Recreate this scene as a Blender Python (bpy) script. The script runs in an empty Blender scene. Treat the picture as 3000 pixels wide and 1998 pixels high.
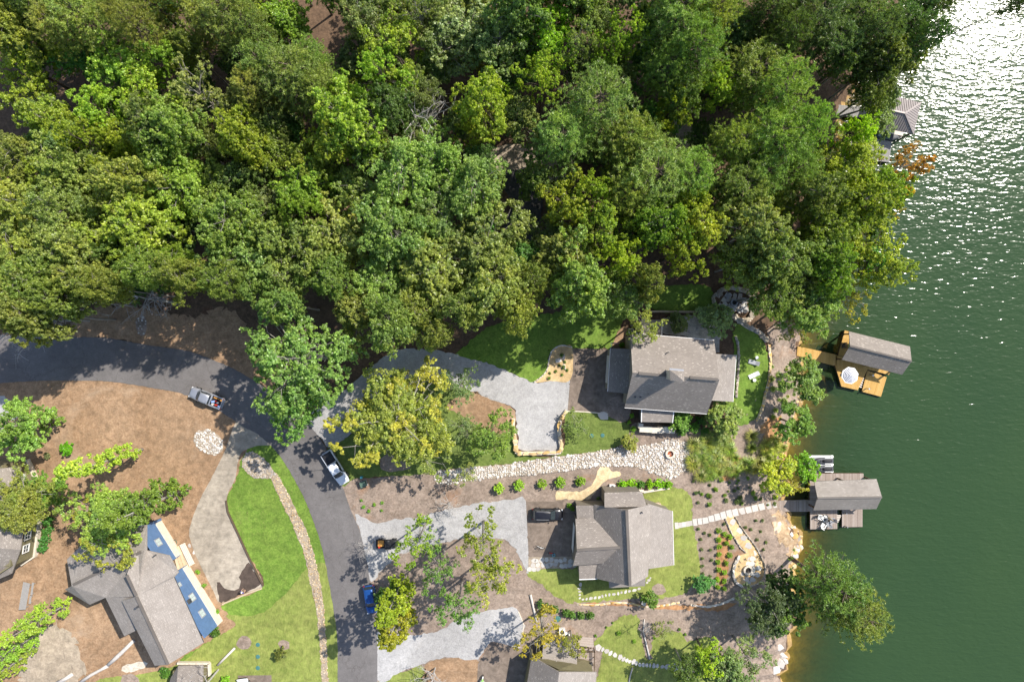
import bpy, bmesh, math, random
import numpy as np
from mathutils import Vector, Matrix, geometry

random.seed(7)
RNG = np.random.default_rng(11)
SC = bpy.context.scene
COL = SC.collection
R = math.radians

# ------------------------------------------------------------------ camera
F, H, CX, CY = 2000.0, 111.0, 1500.0, 999.0      # drone lens (24 mm), flight height in metres
cam_d = bpy.data.cameras.new('camera')
cam_d.sensor_width = 36.0
cam_d.lens = F / 3000.0 * 36.0
cam_d.clip_start = 1.0
cam_d.clip_end = 2000.0
cam = bpy.data.objects.new('camera', cam_d)
cam.location = (0, 0, H)
COL.objects.link(cam)
SC.camera = cam

# ------------------------------------------------------------------ sky, sun, exposure
SUN_EL = R(48.0)
SUN_AZ = math.atan2(0.585, 0.81)                  # direction towards the sun in the ground plane
wd = bpy.data.worlds.new('World'); SC.world = wd; wd.use_nodes = True
wn = wd.node_tree.nodes; wl = wd.node_tree.links
bg = wn['Background']
sky = wn.new('ShaderNodeTexSky'); sky.sky_type = 'NISHITA'; sky.sun_disc = False
sky.sun_elevation = SUN_EL
sky.sun_rotation = math.pi / 2 - SUN_AZ
sky.air_density = 1.0; sky.dust_density = 1.0; sky.ozone_density = 1.0
wl.new(sky.outputs[0], bg.inputs[0]); bg.inputs[1].default_value = 0.13
sun_d = bpy.data.lights.new('sun', 'SUN'); sun_d.energy = 4.3; sun_d.angle = R(0.55)
sun_d.color = (1.0, 0.945, 0.86)
sun = bpy.data.objects.new('sun', sun_d); COL.objects.link(sun)
sd = Vector((math.cos(SUN_EL) * math.cos(SUN_AZ), math.cos(SUN_EL) * math.sin(SUN_AZ), math.sin(SUN_EL)))
sun.rotation_euler = (-sd).to_track_quat('-Z', 'Y').to_euler()
sun.location = sd * 200
vs = SC.view_settings
vs.view_transform = 'Standard'; vs.look = 'None'; vs.gamma = 1.0; vs.use_curve_mapping = False
vs.exposure = 0.74
cy = SC.cycles
cy.max_bounces = 6; cy.diffuse_bounces = 3; cy.glossy_bounces = 2; cy.transmission_bounces = 4
cy.transparent_max_bounces = 8; cy.sample_clamp_indirect = 4.0; cy.caustics_reflective = False
cy.caustics_refractive = False
cy.use_denoising = True

# ------------------------------------------------------------------ pixel <-> place
ZW = -3.5                                         # lake level
def W(px, py, z=0.0):
    return Vector(((px - CX) / F * (H - z), -(py - CY) / F * (H - z), z))
SHORE = [(2820,-250),(2720,-100),(2635,0),(2555,150),(2480,300),(2430,430),(2405,560),(2395,700),(2380,850),
 (2350,960),(2345,1040),(2358,1070),(2350,1120),(2348,1175),(2325,1240),(2305,1310),(2300,1350),(2315,1390),
 (2300,1440),(2300,1480),(2312,1510),(2327,1546),(2349,1565),(2349,1600),(2330,1640),(2323,1721),(2338,1800),
 (2314,1874),(2310,1930),(2300,1960),(2285,1975),(2298,2000),(2280,2250)]
_sh = np.array([[*W(x, y, ZW)[:2]] for x, y in SHORE])
_sy = _sh[::-1, 1]; _sx = _sh[::-1, 0]
def shore_x(y):
    w = 0.35 * np.sin(np.asarray(y) * 1.7) + 0.25 * np.sin(np.asarray(y) * 3.9 + 1) + .12 * np.sin(np.asarray(y) * 9.1)
    return np.interp(y, _sy, _sx) + w
def ground_z(x, y):
    x = np.asarray(x, float); y = np.asarray(y, float)
    d = (shore_x(y) - x) * 0.92
    land = ZW + 3.5 * (1 - np.exp(-np.maximum(d, 0) / 5.0))
    bed = ZW + np.maximum(-0.28 * np.maximum(-d, 0), -7.0)
    return np.where(d > 0, land, bed)
def gz(x, y): return float(ground_z(x, y))
def G(px, py, dz=0.0):
    """point on the ground seen at that pixel"""
    p = W(px, py, 0.0)
    for _ in range(6):
        p = W(px, py, gz(p.x, p.y))
    p.z += dz
    return p

# ------------------------------------------------------------------ materials
MATS = {}
def newmat(name):
    m = bpy.data.materials.new(name); m.use_nodes = True
    MATS[name] = m
    nt = m.node_tree
    b = nt.nodes['Principled BSDF']
    b.inputs['Roughness'].default_value = 0.8
    b.inputs['Specular IOR Level'].default_value = 0.3
    return m, nt, b
def nd(nt, t, **kw):
    n = nt.nodes.new(t)
    for k, v in kw.items(): setattr(n, k, v)
    return n
def coords(nt, kind='Object', scale=(1, 1, 1), rot=(0, 0, 0)):
    tc = nd(nt, 'ShaderNodeTexCoord'); mp = nd(nt, 'ShaderNodeMapping')
    mp.inputs['Scale'].default_value = scale; mp.inputs['Rotation'].default_value = rot
    if kind == 'World':
        g = nd(nt, 'ShaderNodeNewGeometry'); nt.links.new(g.outputs['Position'], mp.inputs[0])
    else:
        nt.links.new(tc.outputs[kind], mp.inputs[0])
    return mp.outputs[0]
def noise(nt, vec, scale, detail=4, rough=0.6, dist=0.0):
    n = nd(nt, 'ShaderNodeTexNoise')
    n.inputs['Scale'].default_value = scale; n.inputs['Detail'].default_value = detail
    n.inputs['Roughness'].default_value = rough; n.inputs['Distortion'].default_value = dist
    nt.links.new(vec, n.inputs['Vector'])
    return n.outputs['Fac']
def ramp(nt, fac, stops):
    r = nd(nt, 'ShaderNodeValToRGB')
    el = r.color_ramp.elements
    while len(el) < len(stops): el.new(0.5)
    for e, (p, c) in zip(el, stops):
        e.position = p; e.color = (*c, 1) if len(c) == 3 else c
    nt.links.new(fac, r.inputs[0])
    return r.outputs[0]
def mix(nt, a, b, fac, mode='MIX'):
    m = nd(nt, 'ShaderNodeMix', data_type='RGBA', blend_type=mode)
    for sock, v in ((m.inputs[0], fac), (m.inputs[6], a), (m.inputs[7], b)):
        if hasattr(v, 'links'): nt.links.new(v, sock)
        elif isinstance(v, (int, float)): sock.default_value = v
        else: sock.default_value = (*v, 1)
    return m.outputs[2]
def bump(nt, b, h, strength, dist=0.05):
    n = nd(nt, 'ShaderNodeBump'); n.inputs['Strength'].default_value = strength
    n.inputs['Distance'].default_value = dist
    nt.links.new(h, n.inputs['Height']); nt.links.new(n.outputs[0], b.inputs['Normal'])
def surf(name, big, fine, bigscale=.25, finescale=6.0, finefac=.5, rough=.9, bmp=.3, third=None, stretch=(1,1,1), rot=0.0, litter=None, mid=1.0, crack=False):
    finescale *= .36
    """ground-like surface: large patches of colour, broken up by fine speckle"""
    m, nt, b = newmat(name)
    v = coords(nt, 'World')
    vf = coords(nt, 'World', stretch, (0, 0, rot))
    c1 = ramp(nt, noise(nt, v, bigscale, 5, .62, .4), [(.32, big[0]), (.68, big[1])])
    nf = noise(nt, vf, finescale, 8, .82)
    c2 = ramp(nt, nf, [(.36, fine[0]), (.64, fine[1])])
    c = mix(nt, c1, c2, finefac)
    md = ramp(nt, noise(nt, v, .9, 6, .7, .5), [(.34, (.70, .70, .69)), (.66, (1.24, 1.23, 1.22))])
    c = mix(nt, c, md, mid, 'MULTIPLY')
    lg = ramp(nt, noise(nt, v, .055, 4, .6, .8), [(.36, (.86, .85, .84)), (.64, (1.1, 1.1, 1.1))])
    c = mix(nt, c, lg, 1.0, 'MULTIPLY')
    if crack:
        vv = coords(nt, 'World', (.16, .16, 1)); dn = nd(nt, 'ShaderNodeTexNoise'); dn.inputs['Scale'].default_value = 6.0; nt.links.new(vv, dn.inputs['Vector'])
        av = nd(nt, 'ShaderNodeVectorMath', operation='MULTIPLY_ADD'); av.inputs[1].default_value = (.25, .25, .25); nt.links.new(dn.outputs['Color'], av.inputs[0]); nt.links.new(vv, av.inputs[2])
        ve = nd(nt, 'ShaderNodeTexVoronoi', feature='DISTANCE_TO_EDGE'); ve.inputs['Scale'].default_value = 1.0; nt.links.new(av.outputs[0], ve.inputs['Vector'])
        ck = ramp(nt, ve.outputs['Distance'], [(.004, (.84, .83, .82)), (.012, (1, 1, 1))]); c = mix(nt, c, ck, 1.0, 'MULTIPLY')
    if litter:
        vo = nd(nt, 'ShaderNodeTexVoronoi'); vo.inputs['Scale'].default_value = 2.2; nt.links.new(v, vo.inputs['Vector'])
        lc = ramp(nt, vo.outputs['Distance'], [(.10, (1, 1, 1)), (.16, (0, 0, 0))]); cl = ramp(nt, noise(nt, v, .12, 4, .7), [(.48, (0, 0, 0)), (.62, (1, 1, 1))])
        c = mix(nt, c, litter, mix(nt, lc, cl, 1.0, 'MULTIPLY'))
    if third:
        t = ramp(nt, noise(nt, v, third[1], 6, .65, .6), [(third[2], (0, 0, 0)), (third[2] + .12, (1, 1, 1))])
        c = mix(nt, c, third[0], mix(nt, (0, 0, 0), t, third[3] if len(third) > 3 else .8))
    nt.links.new(c, b.inputs['Base Color'])
    b.inputs['Roughness'].default_value = rough
    if bmp: bump(nt, b, nf, bmp, .08)
    return m
def flat(name, col, rough=.6, metal=0.0, var=.12, scale=8.0, spec=.3, coat=0.0):
    m, nt, b = newmat(name)
    v = coords(nt, 'Object')
    d = tuple(max(0, c * (1 - var)) for c in col); l = tuple(min(1, c * (1 + var)) for c in col)
    nt.links.new(ramp(nt, noise(nt, v, scale, 4, .6), [(.3, d), (.7, l)]), b.inputs['Base Color'])
    b.inputs['Roughness'].default_value = rough; b.inputs['Metallic'].default_value = metal
    b.inputs['Specular IOR Level'].default_value = spec
    b.inputs['Coat Weight'].default_value = coat
    return m
def piece(name, cols, rough=.85, source='island', grain=20.0, gfac=.35, stretch=(1, 1, 1)):
    """colour differs from piece to piece (stones, boards), with a little grain"""
    m, nt, b = newmat(name)
    if source == 'island':
        s = nd(nt, 'ShaderNodeNewGeometry').outputs['Random Per Island']
    else:
        s = nd(nt, 'ShaderNodeObjectInfo').outputs['Random']
    n = len(cols)
    c = ramp(nt, s, [(i / max(1, n - 1), k) for i, k in enumerate(cols)])
    g = noise(nt, coords(nt, 'World', stretch), grain, 4, .7)
    c = mix(nt, c, ramp(nt, g, [(.25, (.45, .43, .4)), (.75, (1.35, 1.33, 1.3))]), gfac, 'MULTIPLY')
    nt.links.new(c, b.inputs['Base Color']); b.inputs['Roughness'].default_value = rough
    bump(nt, b, g, .25, .03)
    return m

surf('forest_floor', ((.055, .035, .023), (.13, .082, .052)), ((.045, .028, .016), (.22, .14, .085)), .18, 7, .5,
     third=((.12, .055, .03), .12, .6, .7))
surf('pine_straw', ((.245, .142, .075), (.345, .228, .14)), ((.155, .085, .042), (.41, .29, .185)), .09, 9, .52, litter=(.16, .09, .05),
     third=((.40, .30, .21), .07, .57, .55))
surf('mulch', ((.22, .162, .125), (.305, .242, .198)), ((.115, .082, .06), (.385, .31, .255)), .16, 8, .55, litter=(.16, .10, .07),
     third=((.26, .13, .06), .11, .60, .7))
surf('clay', ((.34, .155, .06), (.42, .24, .12)), ((.22, .10, .045), (.48, .29, .15)), .3, 6, .45)
surf('asphalt', ((.125, .115, .112), (.16, .148, .145)), ((.10, .092, .09), (.185, .175, .17)), .12, 16, .45, bmp=.1, litter=(.10, .075, .055), mid=.4, crack=True)
surf('asphalt_dark', ((.045, .043, .045), (.065, .06, .06)), ((.03, .03, .03), (.12, .11, .1)), .4, 8, .4, bmp=.1)
surf('gravel', ((.31, .302, .298), (.40, .388, .378)), ((.17, .166, .166), (.52, .507, .495)), .12, 13, .5, bmp=.5,
     third=((.50, .45, .38), .13, .62, .4), mid=.45)
surf('concrete_tan', ((.29, .25, .20), (.38, .33, .265)), ((.24, .205, .16), (.41, .365, .30)), .3, 5, .4, bmp=.05,
     stretch=(.5, 1.6, 1), rot=.45)
surf('concrete_brown', ((.16, .125, .10), (.225, .178, .143)), ((.13, .10, .08), (.24, .195, .16)), .35, 5, .45, bmp=.05)
surf('dark_concrete', ((.055, .04, .033), (.085, .062, .05)), ((.05, .038, .03), (.095, .07, .055)), .5, 5, .4, bmp=.0)
surf('lawn', ((.08, .17, .014), (.165, .25, .034)), ((.05, .115, .008), (.22, .305, .06)), .22, 9, .6, bmp=.4, litter=(.25, .20, .09),
     third=((.17, .20, .05), .2, .62, .5))
surf('lawn_pale', ((.155, .205, .035), (.255, .275, .07)), ((.095, .155, .02), (.31, .32, .095)), .2, 9, .6, bmp=.4, litter=(.20, .15, .07),
     third=((.11, .165, .025), .25, .6, .5), stretch=(2.2, .5, 1), rot=-.12)
surf('lawn_dull', ((.085, .135, .02), (.14, .19, .04)), ((.055, .095, .013), (.20, .24, .065)), .3, 9, .6, bmp=.4)  # duller, deeper green than the other lawns
surf('golden_soil', ((.50, .34, .16), (.62, .46, .25)), ((.38, .24, .10), (.68, .52, .30)), .5, 8, .5)
surf('wood_chip', ((.58, .44, .24), (.70, .58, .37)), ((.40, .28, .13), (.78, .66, .44)), .6, 11, .5)
surf('pebble', ((.50, .44, .35), (.62, .56, .46)), ((.30, .25, .19), (.72, .66, .56)), .5, 11, .55, bmp=.5)
surf('sand_base', ((.30, .24, .18), (.40, .33, .25)), ((.18, .14, .10), (.45, .38, .29)), .5, 10, .5)
surf('eroded_bank', ((.30, .19, .10), (.42, .30, .18)), ((.18, .11, .06), (.52, .40, .27)), .5, 7, .55, third=((.55, .47, .36), .5, .56, .8))
surf('lakebed', ((.30, .19, .07), (.42, .28, .11)), ((.22, .13, .05), (.46, .32, .14)), .3, 4, .4)
surf('flagstone', ((.30, .28, .265), (.43, .405, .385)), ((.25, .23, .21), (.50, .47, .44)), .8, 5, .4)

def shingle(name, base, light):
    m, nt, b = newmat(name)
    v = coords(nt, 'World')
    br = nd(nt, 'ShaderNodeTexBrick')
    br.inputs['Scale'].default_value = 1.0
    br.inputs['Brick Width'].default_value = .34; br.inputs['Row Height'].default_value = .16
    br.inputs['Mortar Size'].default_value = .012; br.inputs['Bias'].default_value = -.25
    br.inputs['Color1'].default_value = (*base, 1); br.inputs['Color2'].default_value = (*[c * 1.22 for c in base], 1)
    br.inputs['Mortar'].default_value = (*[c * .55 for c in base], 1)
    tc = nd(nt, 'ShaderNodeTexCoord')
    nt.links.new(tc.outputs['UV'], br.inputs['Vector'])
    sp = nd(nt, 'ShaderNodeTexVoronoi'); sp.inputs['Scale'].default_value = 2.0
    mp2 = nd(nt, 'ShaderNodeMapping'); mp2.inputs['Scale'].default_value = (1, 2.2, 1)
    nt.links.new(tc.outputs['UV'], mp2.inputs[0]); nt.links.new(mp2.outputs[0], sp.inputs['Vector'])
    t = ramp(nt, sp.outputs['Color'], [(.58, (0, 0, 0)), (.64, (1, 1, 1))])
    d = ramp(nt, sp.outputs['Distance'], [(.26, (1, 1, 1)), (.40, (0, 0, 0))])
    k = mix(nt, t, d, 1.0, 'MULTIPLY')
    c = mix(nt, br.outputs['Color'], light, mix(nt, (0, 0, 0), k, .5))
    g = ramp(nt, noise(nt, v, .5, 4, .6), [(.3, (.9, .89, .88)), (.7, (1.08, 1.08, 1.08))])
    c = mix(nt, c, g, 1.0, 'MULTIPLY')
    nt.links.new(c, b.inputs['Base Color']); b.inputs['Roughness'].default_value = .88
    bump(nt, b, br.outputs['Fac'], -.5, .02)
    return m
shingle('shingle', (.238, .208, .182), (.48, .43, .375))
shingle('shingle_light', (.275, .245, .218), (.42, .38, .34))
flat('metal_roof', (.27, .235, .22), .5, .2, .06)
flat('white_trim', (.72, .70, .67), .6, 0, .06)
flat('stucco', (.30, .27, .225), .85, 0, .1)
flat('dark_siding', (.10, .09, .08), .8, 0, .15)
def siding(name, col, pitch=.18):
    m, nt, b = newmat(name)
    g = nd(nt, 'ShaderNodeNewGeometry'); s = nd(nt, 'ShaderNodeSeparateXYZ')
    nt.links.new(g.outputs['Position'], s.inputs[0])
    mm = nd(nt, 'ShaderNodeMath', operation='PINGPONG'); mm.inputs[1].default_value = pitch
    nt.links.new(s.outputs[2], mm.inputs[0])
    dv = nd(nt, 'ShaderNodeMath', operation='DIVIDE'); dv.inputs[1].default_value = pitch
    nt.links.new(mm.outputs[0], dv.inputs[0])
    n = noise(nt, coords(nt, 'World'), 1.3, 4, .6)
    c = ramp(nt, n, [(.3, tuple(x * .9 for x in col)), (.7, tuple(x * 1.1 for x in col))])
    nt.links.new(c, b.inputs['Base Color'])
    b.inputs['Roughness'].default_value = .7
    bump(nt, b, dv.outputs[0], .5, .03)
siding('siding_blue', (.085, .155, .285)); siding('siding_olive', (.17, .15, .085)); siding('siding_taupe', (.20, .175, .145))
flat('glass_pane', (.03, .04, .045), .06, 0, .1, 3, .6)
flat('pane_pale', (.42, .50, .47), .15, 0, .08, 3, .5)
flat('steel', (.45, .45, .45), .35, .8, .05)
flat('black_plastic', (.018, .018, .02), .5, 0, .1)
flat('dark_grey', (.065, .068, .075), .55, 0, .12)
flat('white_plastic', (.78, .77, .74), .4, 0, .04)
flat('grey_plastic', (.30, .31, .33), .5, 0, .1)
flat('rubber', (.02, .02, .02), .9)
flat('green_lid', (.055, .16, .15), .6)
flat('green_box', (.09, .14, .105), .6)
flat('red', (.55, .035, .02), .5); flat('blue_cloth', (.05, .06, .35), .8); flat('sky_blue', (.22, .33, .62), .7)
flat('skin', (.50, .30, .20), .6, 0, .05); flat('hair', (.10, .06, .035), .8)
flat('tan_cloth', (.52, .42, .28), .8); flat('navy', (.035, .045, .12), .8); flat('white_cloth', (.80, .80, .80), .85, 0, .03)
flat('orange_wood', (.55, .26, .06), .7, 0, .2); flat('lime', (.20, .60, .03), .4); flat('teal', (.10, .40, .45), .5)
flat('lamp_red', (.35, .01, .01), .25); flat('lamp_clear', (.6, .6, .6), .15)
flat('fire_ash', (.06, .055, .05), .95); flat('rust', (.32, .09, .035), .8)
flat('cream_stone', (.60, .53, .43), .85, 0, .15, 3)
def paint(name, col, metal=0.0, rough=.28):
    m, nt, b = newmat(name)
    v = coords(nt, 'Object')
    n = noise(nt, v, 2.2, 5, .6)
    nt.links.new(ramp(nt, n, [(.3, tuple(c * .88 for c in col)), (.7, col)]), b.inputs['Base Color'])
    b.inputs['Metallic'].default_value = metal
    nt.links.new(ramp(nt, n, [(.3, (rough,) * 3), (.7, (rough + .15,) * 3)]), b.inputs['Roughness'])
    b.inputs['Coat Weight'].default_value = .5; b.inputs['Coat Roughness'].default_value = .12
paint('paint_silver', (.42, .43, .47), .55, .35); paint('paint_white', (.74, .76, .80)); paint('paint_blue', (.012, .07, .26), .2)
paint('paint_black', (.012, .012, .016))
piece('white_rock', [(.34, .30, .26), (.56, .52, .48), (.70, .67, .63), (.44, .40, .36), (.62, .57, .50)], source='island')
piece('white_rock_obj', [(.34, .30, .26), (.56, .52, .48), (.70, .67, .63), (.44, .40, .36), (.62, .57, .50)], source='obj')
piece('tan_rock', [(.26, .17, .085), (.46, .33, .175), (.58, .47, .30), (.36, .25, .135), (.62, .54, .40)], source='island')
piece('gold_rock_obj', [(.45, .26, .08), (.62, .42, .16), (.66, .52, .30), (.52, .34, .14), (.60, .54, .42)], source='obj', grain=6)
piece('grey_rock_obj', [(.22, .20, .18), (.34, .31, .28), (.44, .40, .35), (.38, .31, .22), (.30, .26, .22)], source='obj', grain=5)
piece('flag_obj', [(.40, .37, .34), (.50, .47, .43), (.57, .54, .49), (.44, .415, .39)], source='obj', grain=5)
piece('plank_new', [(.46, .27, .075), (.54, .335, .105), (.50, .30, .09), (.58, .37, .13)], grain=5, stretch=(1, 1, 1))
piece('plank_old', [(.24, .19, .16), (.33, .27, .23), (.40, .34, .30), (.29, .23, .19)], grain=5)
piece('plank_grey', [(.25, .24, .23), (.30, .285, .27), (.27, .26, .25)], grain=5)
piece('plank_porch', [(.48, .34, .19), (.60, .46, .29), (.66, .54, .38)], source='obj', grain=5)
piece('plank_white', [(.62, .54, .47), (.70, .62, .55)], source='obj', grain=5)
flat('timber_dark', (.10, .07, .045), .85, 0, .2)
flat('timber_tan', (.46, .37, .25), .85, 0, .2)
flat('log_pale', (.50, .46, .42), .85, 0, .15, 5)

def leafmat(name, trans=.42, var=.42):
    m = bpy.data.materials.new(name); m.use_nodes = True; MATS[name] = m
    nt = m.node_tree; nt.nodes.clear()
    out = nd(nt, 'ShaderNodeOutputMaterial')
    oi = nd(nt, 'ShaderNodeObjectInfo'); ge = nd(nt, 'ShaderNodeNewGeometry')
    v1 = ramp(nt, ge.outputs['Random Per Island'], [(0, (1 - var,) * 3), (.6, (1, 1, 1)), (1, (1 + var * 1.5, 1 + var * 1.4, 1 + var * .9))])
    c = mix(nt, oi.outputs['Color'], v1, 1.0, 'MULTIPLY')
    n = noise(nt, coords(nt, 'World'), .42, 3, .6)
    v2 = ramp(nt, n, [(.32, (.80, .90, .95)), (.68, (1.18, 1.1, .9))])
    c = mix(nt, c, v2, 1.0, 'MULTIPLY')
    d = nd(nt, 'ShaderNodeBsdfPrincipled'); t = nd(nt, 'ShaderNodeBsdfTranslucent'); mx = nd(nt, 'ShaderNodeMixShader')
    d.inputs['Roughness'].default_value = .4; d.inputs['Specular IOR Level'].default_value = .5
    nt.links.new(c, d.inputs['Base Color'])
    ct = mix(nt, c, (1.5, 1.65, .5), 1.0, 'MULTIPLY')
    nt.links.new(ct, t.inputs['Color'])
    mx.inputs[0].default_value = trans
    nt.links.new(d.outputs[0], mx.inputs[1]); nt.links.new(t.outputs[0], mx.inputs[2])
    nt.links.new(mx.outputs[0], out.inputs[0])
leafmat('leaf'); leafmat('needle', .28, .42)
def barkmat(name, a, b_):
    m, nt, b = newmat(name)
    n = noise(nt, coords(nt, 'Object', (3, 3, .6)), 2.5, 5, .7)
    nt.links.new(ramp(nt, n, [(.3, a), (.7, b_)]), b.inputs['Base Color']); bump(nt, b, n, .4, .04)
barkmat('bark_grey', (.20, .18, .15), (.38, .35, .31)); barkmat('bark_brown', (.07, .05, .04), (.15, .115, .09))
barkmat('bark_dead', (.30, .275, .25), (.47, .445, .42))

# water: turbid green lake, opaque in the deep, the bed shows through near the bank
def watermat():
    m = bpy.data.materials.new('lake_water'); m.use_nodes = True; MATS['lake_water'] = m
    nt = m.node_tree; nt.nodes.clear(); out = nd(nt, 'ShaderNodeOutputMaterial')
    at = nd(nt, 'ShaderNodeAttribute', attribute_name='depth')
    fac = ramp(nt, at.outputs['Fac'], [(0, (.10,) * 3), (.12, (.38,) * 3), (.35, (.72,) * 3), (.7, (.93,) * 3), (1, (1,) * 3)])
    v = coords(nt, 'World')
    n0 = noise(nt, v, .03, 3, .5)
    col = ramp(nt, n0, [(.3, (.0245, .052, .021)), (.7, (.031, .061, .022))])
    df = nd(nt, 'ShaderNodeBsdfDiffuse'); nt.links.new(col, df.inputs[0])
    tr = nd(nt, 'ShaderNodeBsdfTransparent'); tr.inputs[0].default_value = (.72, .74, .46, 1)
    body = nd(nt, 'ShaderNodeMixShader')
    nt.links.new(fac, body.inputs[0]); nt.links.new(tr.outputs[0], body.inputs[1]); nt.links.new(df.outputs[0], body.inputs[2])
    v1 = coords(nt, 'World', (.55, 1.5, 1), (0, 0, R(-14)))
    v2 = coords(nt, 'World', (.6, 1.3, 1), (0, 0, R(22)))
    h1 = noise(nt, v1, 1.0, 1.5, .5, .4); h2 = noise(nt, v2, 2.3, 1, .5)
    ad = nd(nt, 'ShaderNodeMath', operation='MULTIPLY_ADD'); ad.inputs[1].default_value = .35
    nt.links.new(h2, ad.inputs[0]); nt.links.new(h1, ad.inputs[2])
    bp = nd(nt, 'ShaderNodeBump'); bp.inputs['Strength'].default_value = 1.0; bp.inputs['Distance'].default_value = .10
    nt.links.new(ad.outputs[0], bp.inputs['Height'])
    gl = nd(nt, 'ShaderNodeBsdfGlossy'); gl.inputs['Roughness'].default_value = .15
    nt.links.new(bp.outputs[0], gl.inputs['Normal']); nt.links.new(bp.outputs[0], df.inputs['Normal'])
    fr = nd(nt, 'ShaderNodeFresnel'); fr.inputs['IOR'].default_value = 1.33
    nt.links.new(bp.outputs[0], fr.inputs['Normal'])
    mx = nd(nt, 'ShaderNodeMixShader')
    nt.links.new(fr.outputs[0], mx.inputs[0]); nt.links.new(body.outputs[0], mx.inputs[1]); nt.links.new(gl.outputs[0], mx.inputs[2])
    nt.links.new(mx.outputs[0], out.inputs[0])
watermat()

# ------------------------------------------------------------------ object helpers
def tag(o, label=None, cat=None, group=None, kind=None):
    if label: o['label'] = label
    if cat: o['category'] = cat
    if group: o['group'] = group
    if kind: o['kind'] = kind
    return o
def link(name, me, mat=None, parent=None, loc=(0, 0, 0), rz=0.0, sc=None):
    o = bpy.data.objects.new(name, me); COL.objects.link(o)
    if mat and me is not None and not me.materials: me.materials.append(MATS[mat])
    if parent: o.parent = parent
    o.location = loc; o.rotation_euler = (0, 0, rz)
    if sc is not None: o.scale = sc if hasattr(sc, '__len__') else (sc, sc, sc)
    return o
def empty(name, loc, label, cat, group=None, rz=0.0):
    o = bpy.data.objects.new(name, None); COL.objects.link(o)
    o.empty_display_size = .3
    o.location = loc; o.rotation_euler = (0, 0, rz)
    return tag(o, label, cat, group)
def mesh(name, verts, faces, smooth=False):
    me = bpy.data.meshes.new(name)
    me.from_pydata([tuple(v) for v in verts], [], faces); me.update()
    if smooth: me.polygons.foreach_set('use_smooth', [True] * len(me.polygons))
    return me
def mesh_np(name, V, Fq, smooth=False):
    """V (n,3) float, Fq (m,k) int, all faces the same size"""
    me = bpy.data.meshes.new(name)
    n, (m, k) = len(V), Fq.shape
    me.vertices.add(n); me.vertices.foreach_set('co', np.ascontiguousarray(V, np.float32).ravel())
    me.loops.add(m * k); me.loops.foreach_set('vertex_index', np.ascontiguousarray(Fq, np.int32).ravel())
    me.polygons.add(m); me.polygons.foreach_set('loop_start', np.arange(0, m * k, k, dtype=np.int32))
    try: me.polygons.foreach_set('loop_total', np.full(m, k, np.int32))
    except Exception: pass
    me.update(calc_edges=True); me.validate()
    if smooth: me.polygons.foreach_set('use_smooth', [True] * m)
    return me
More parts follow.
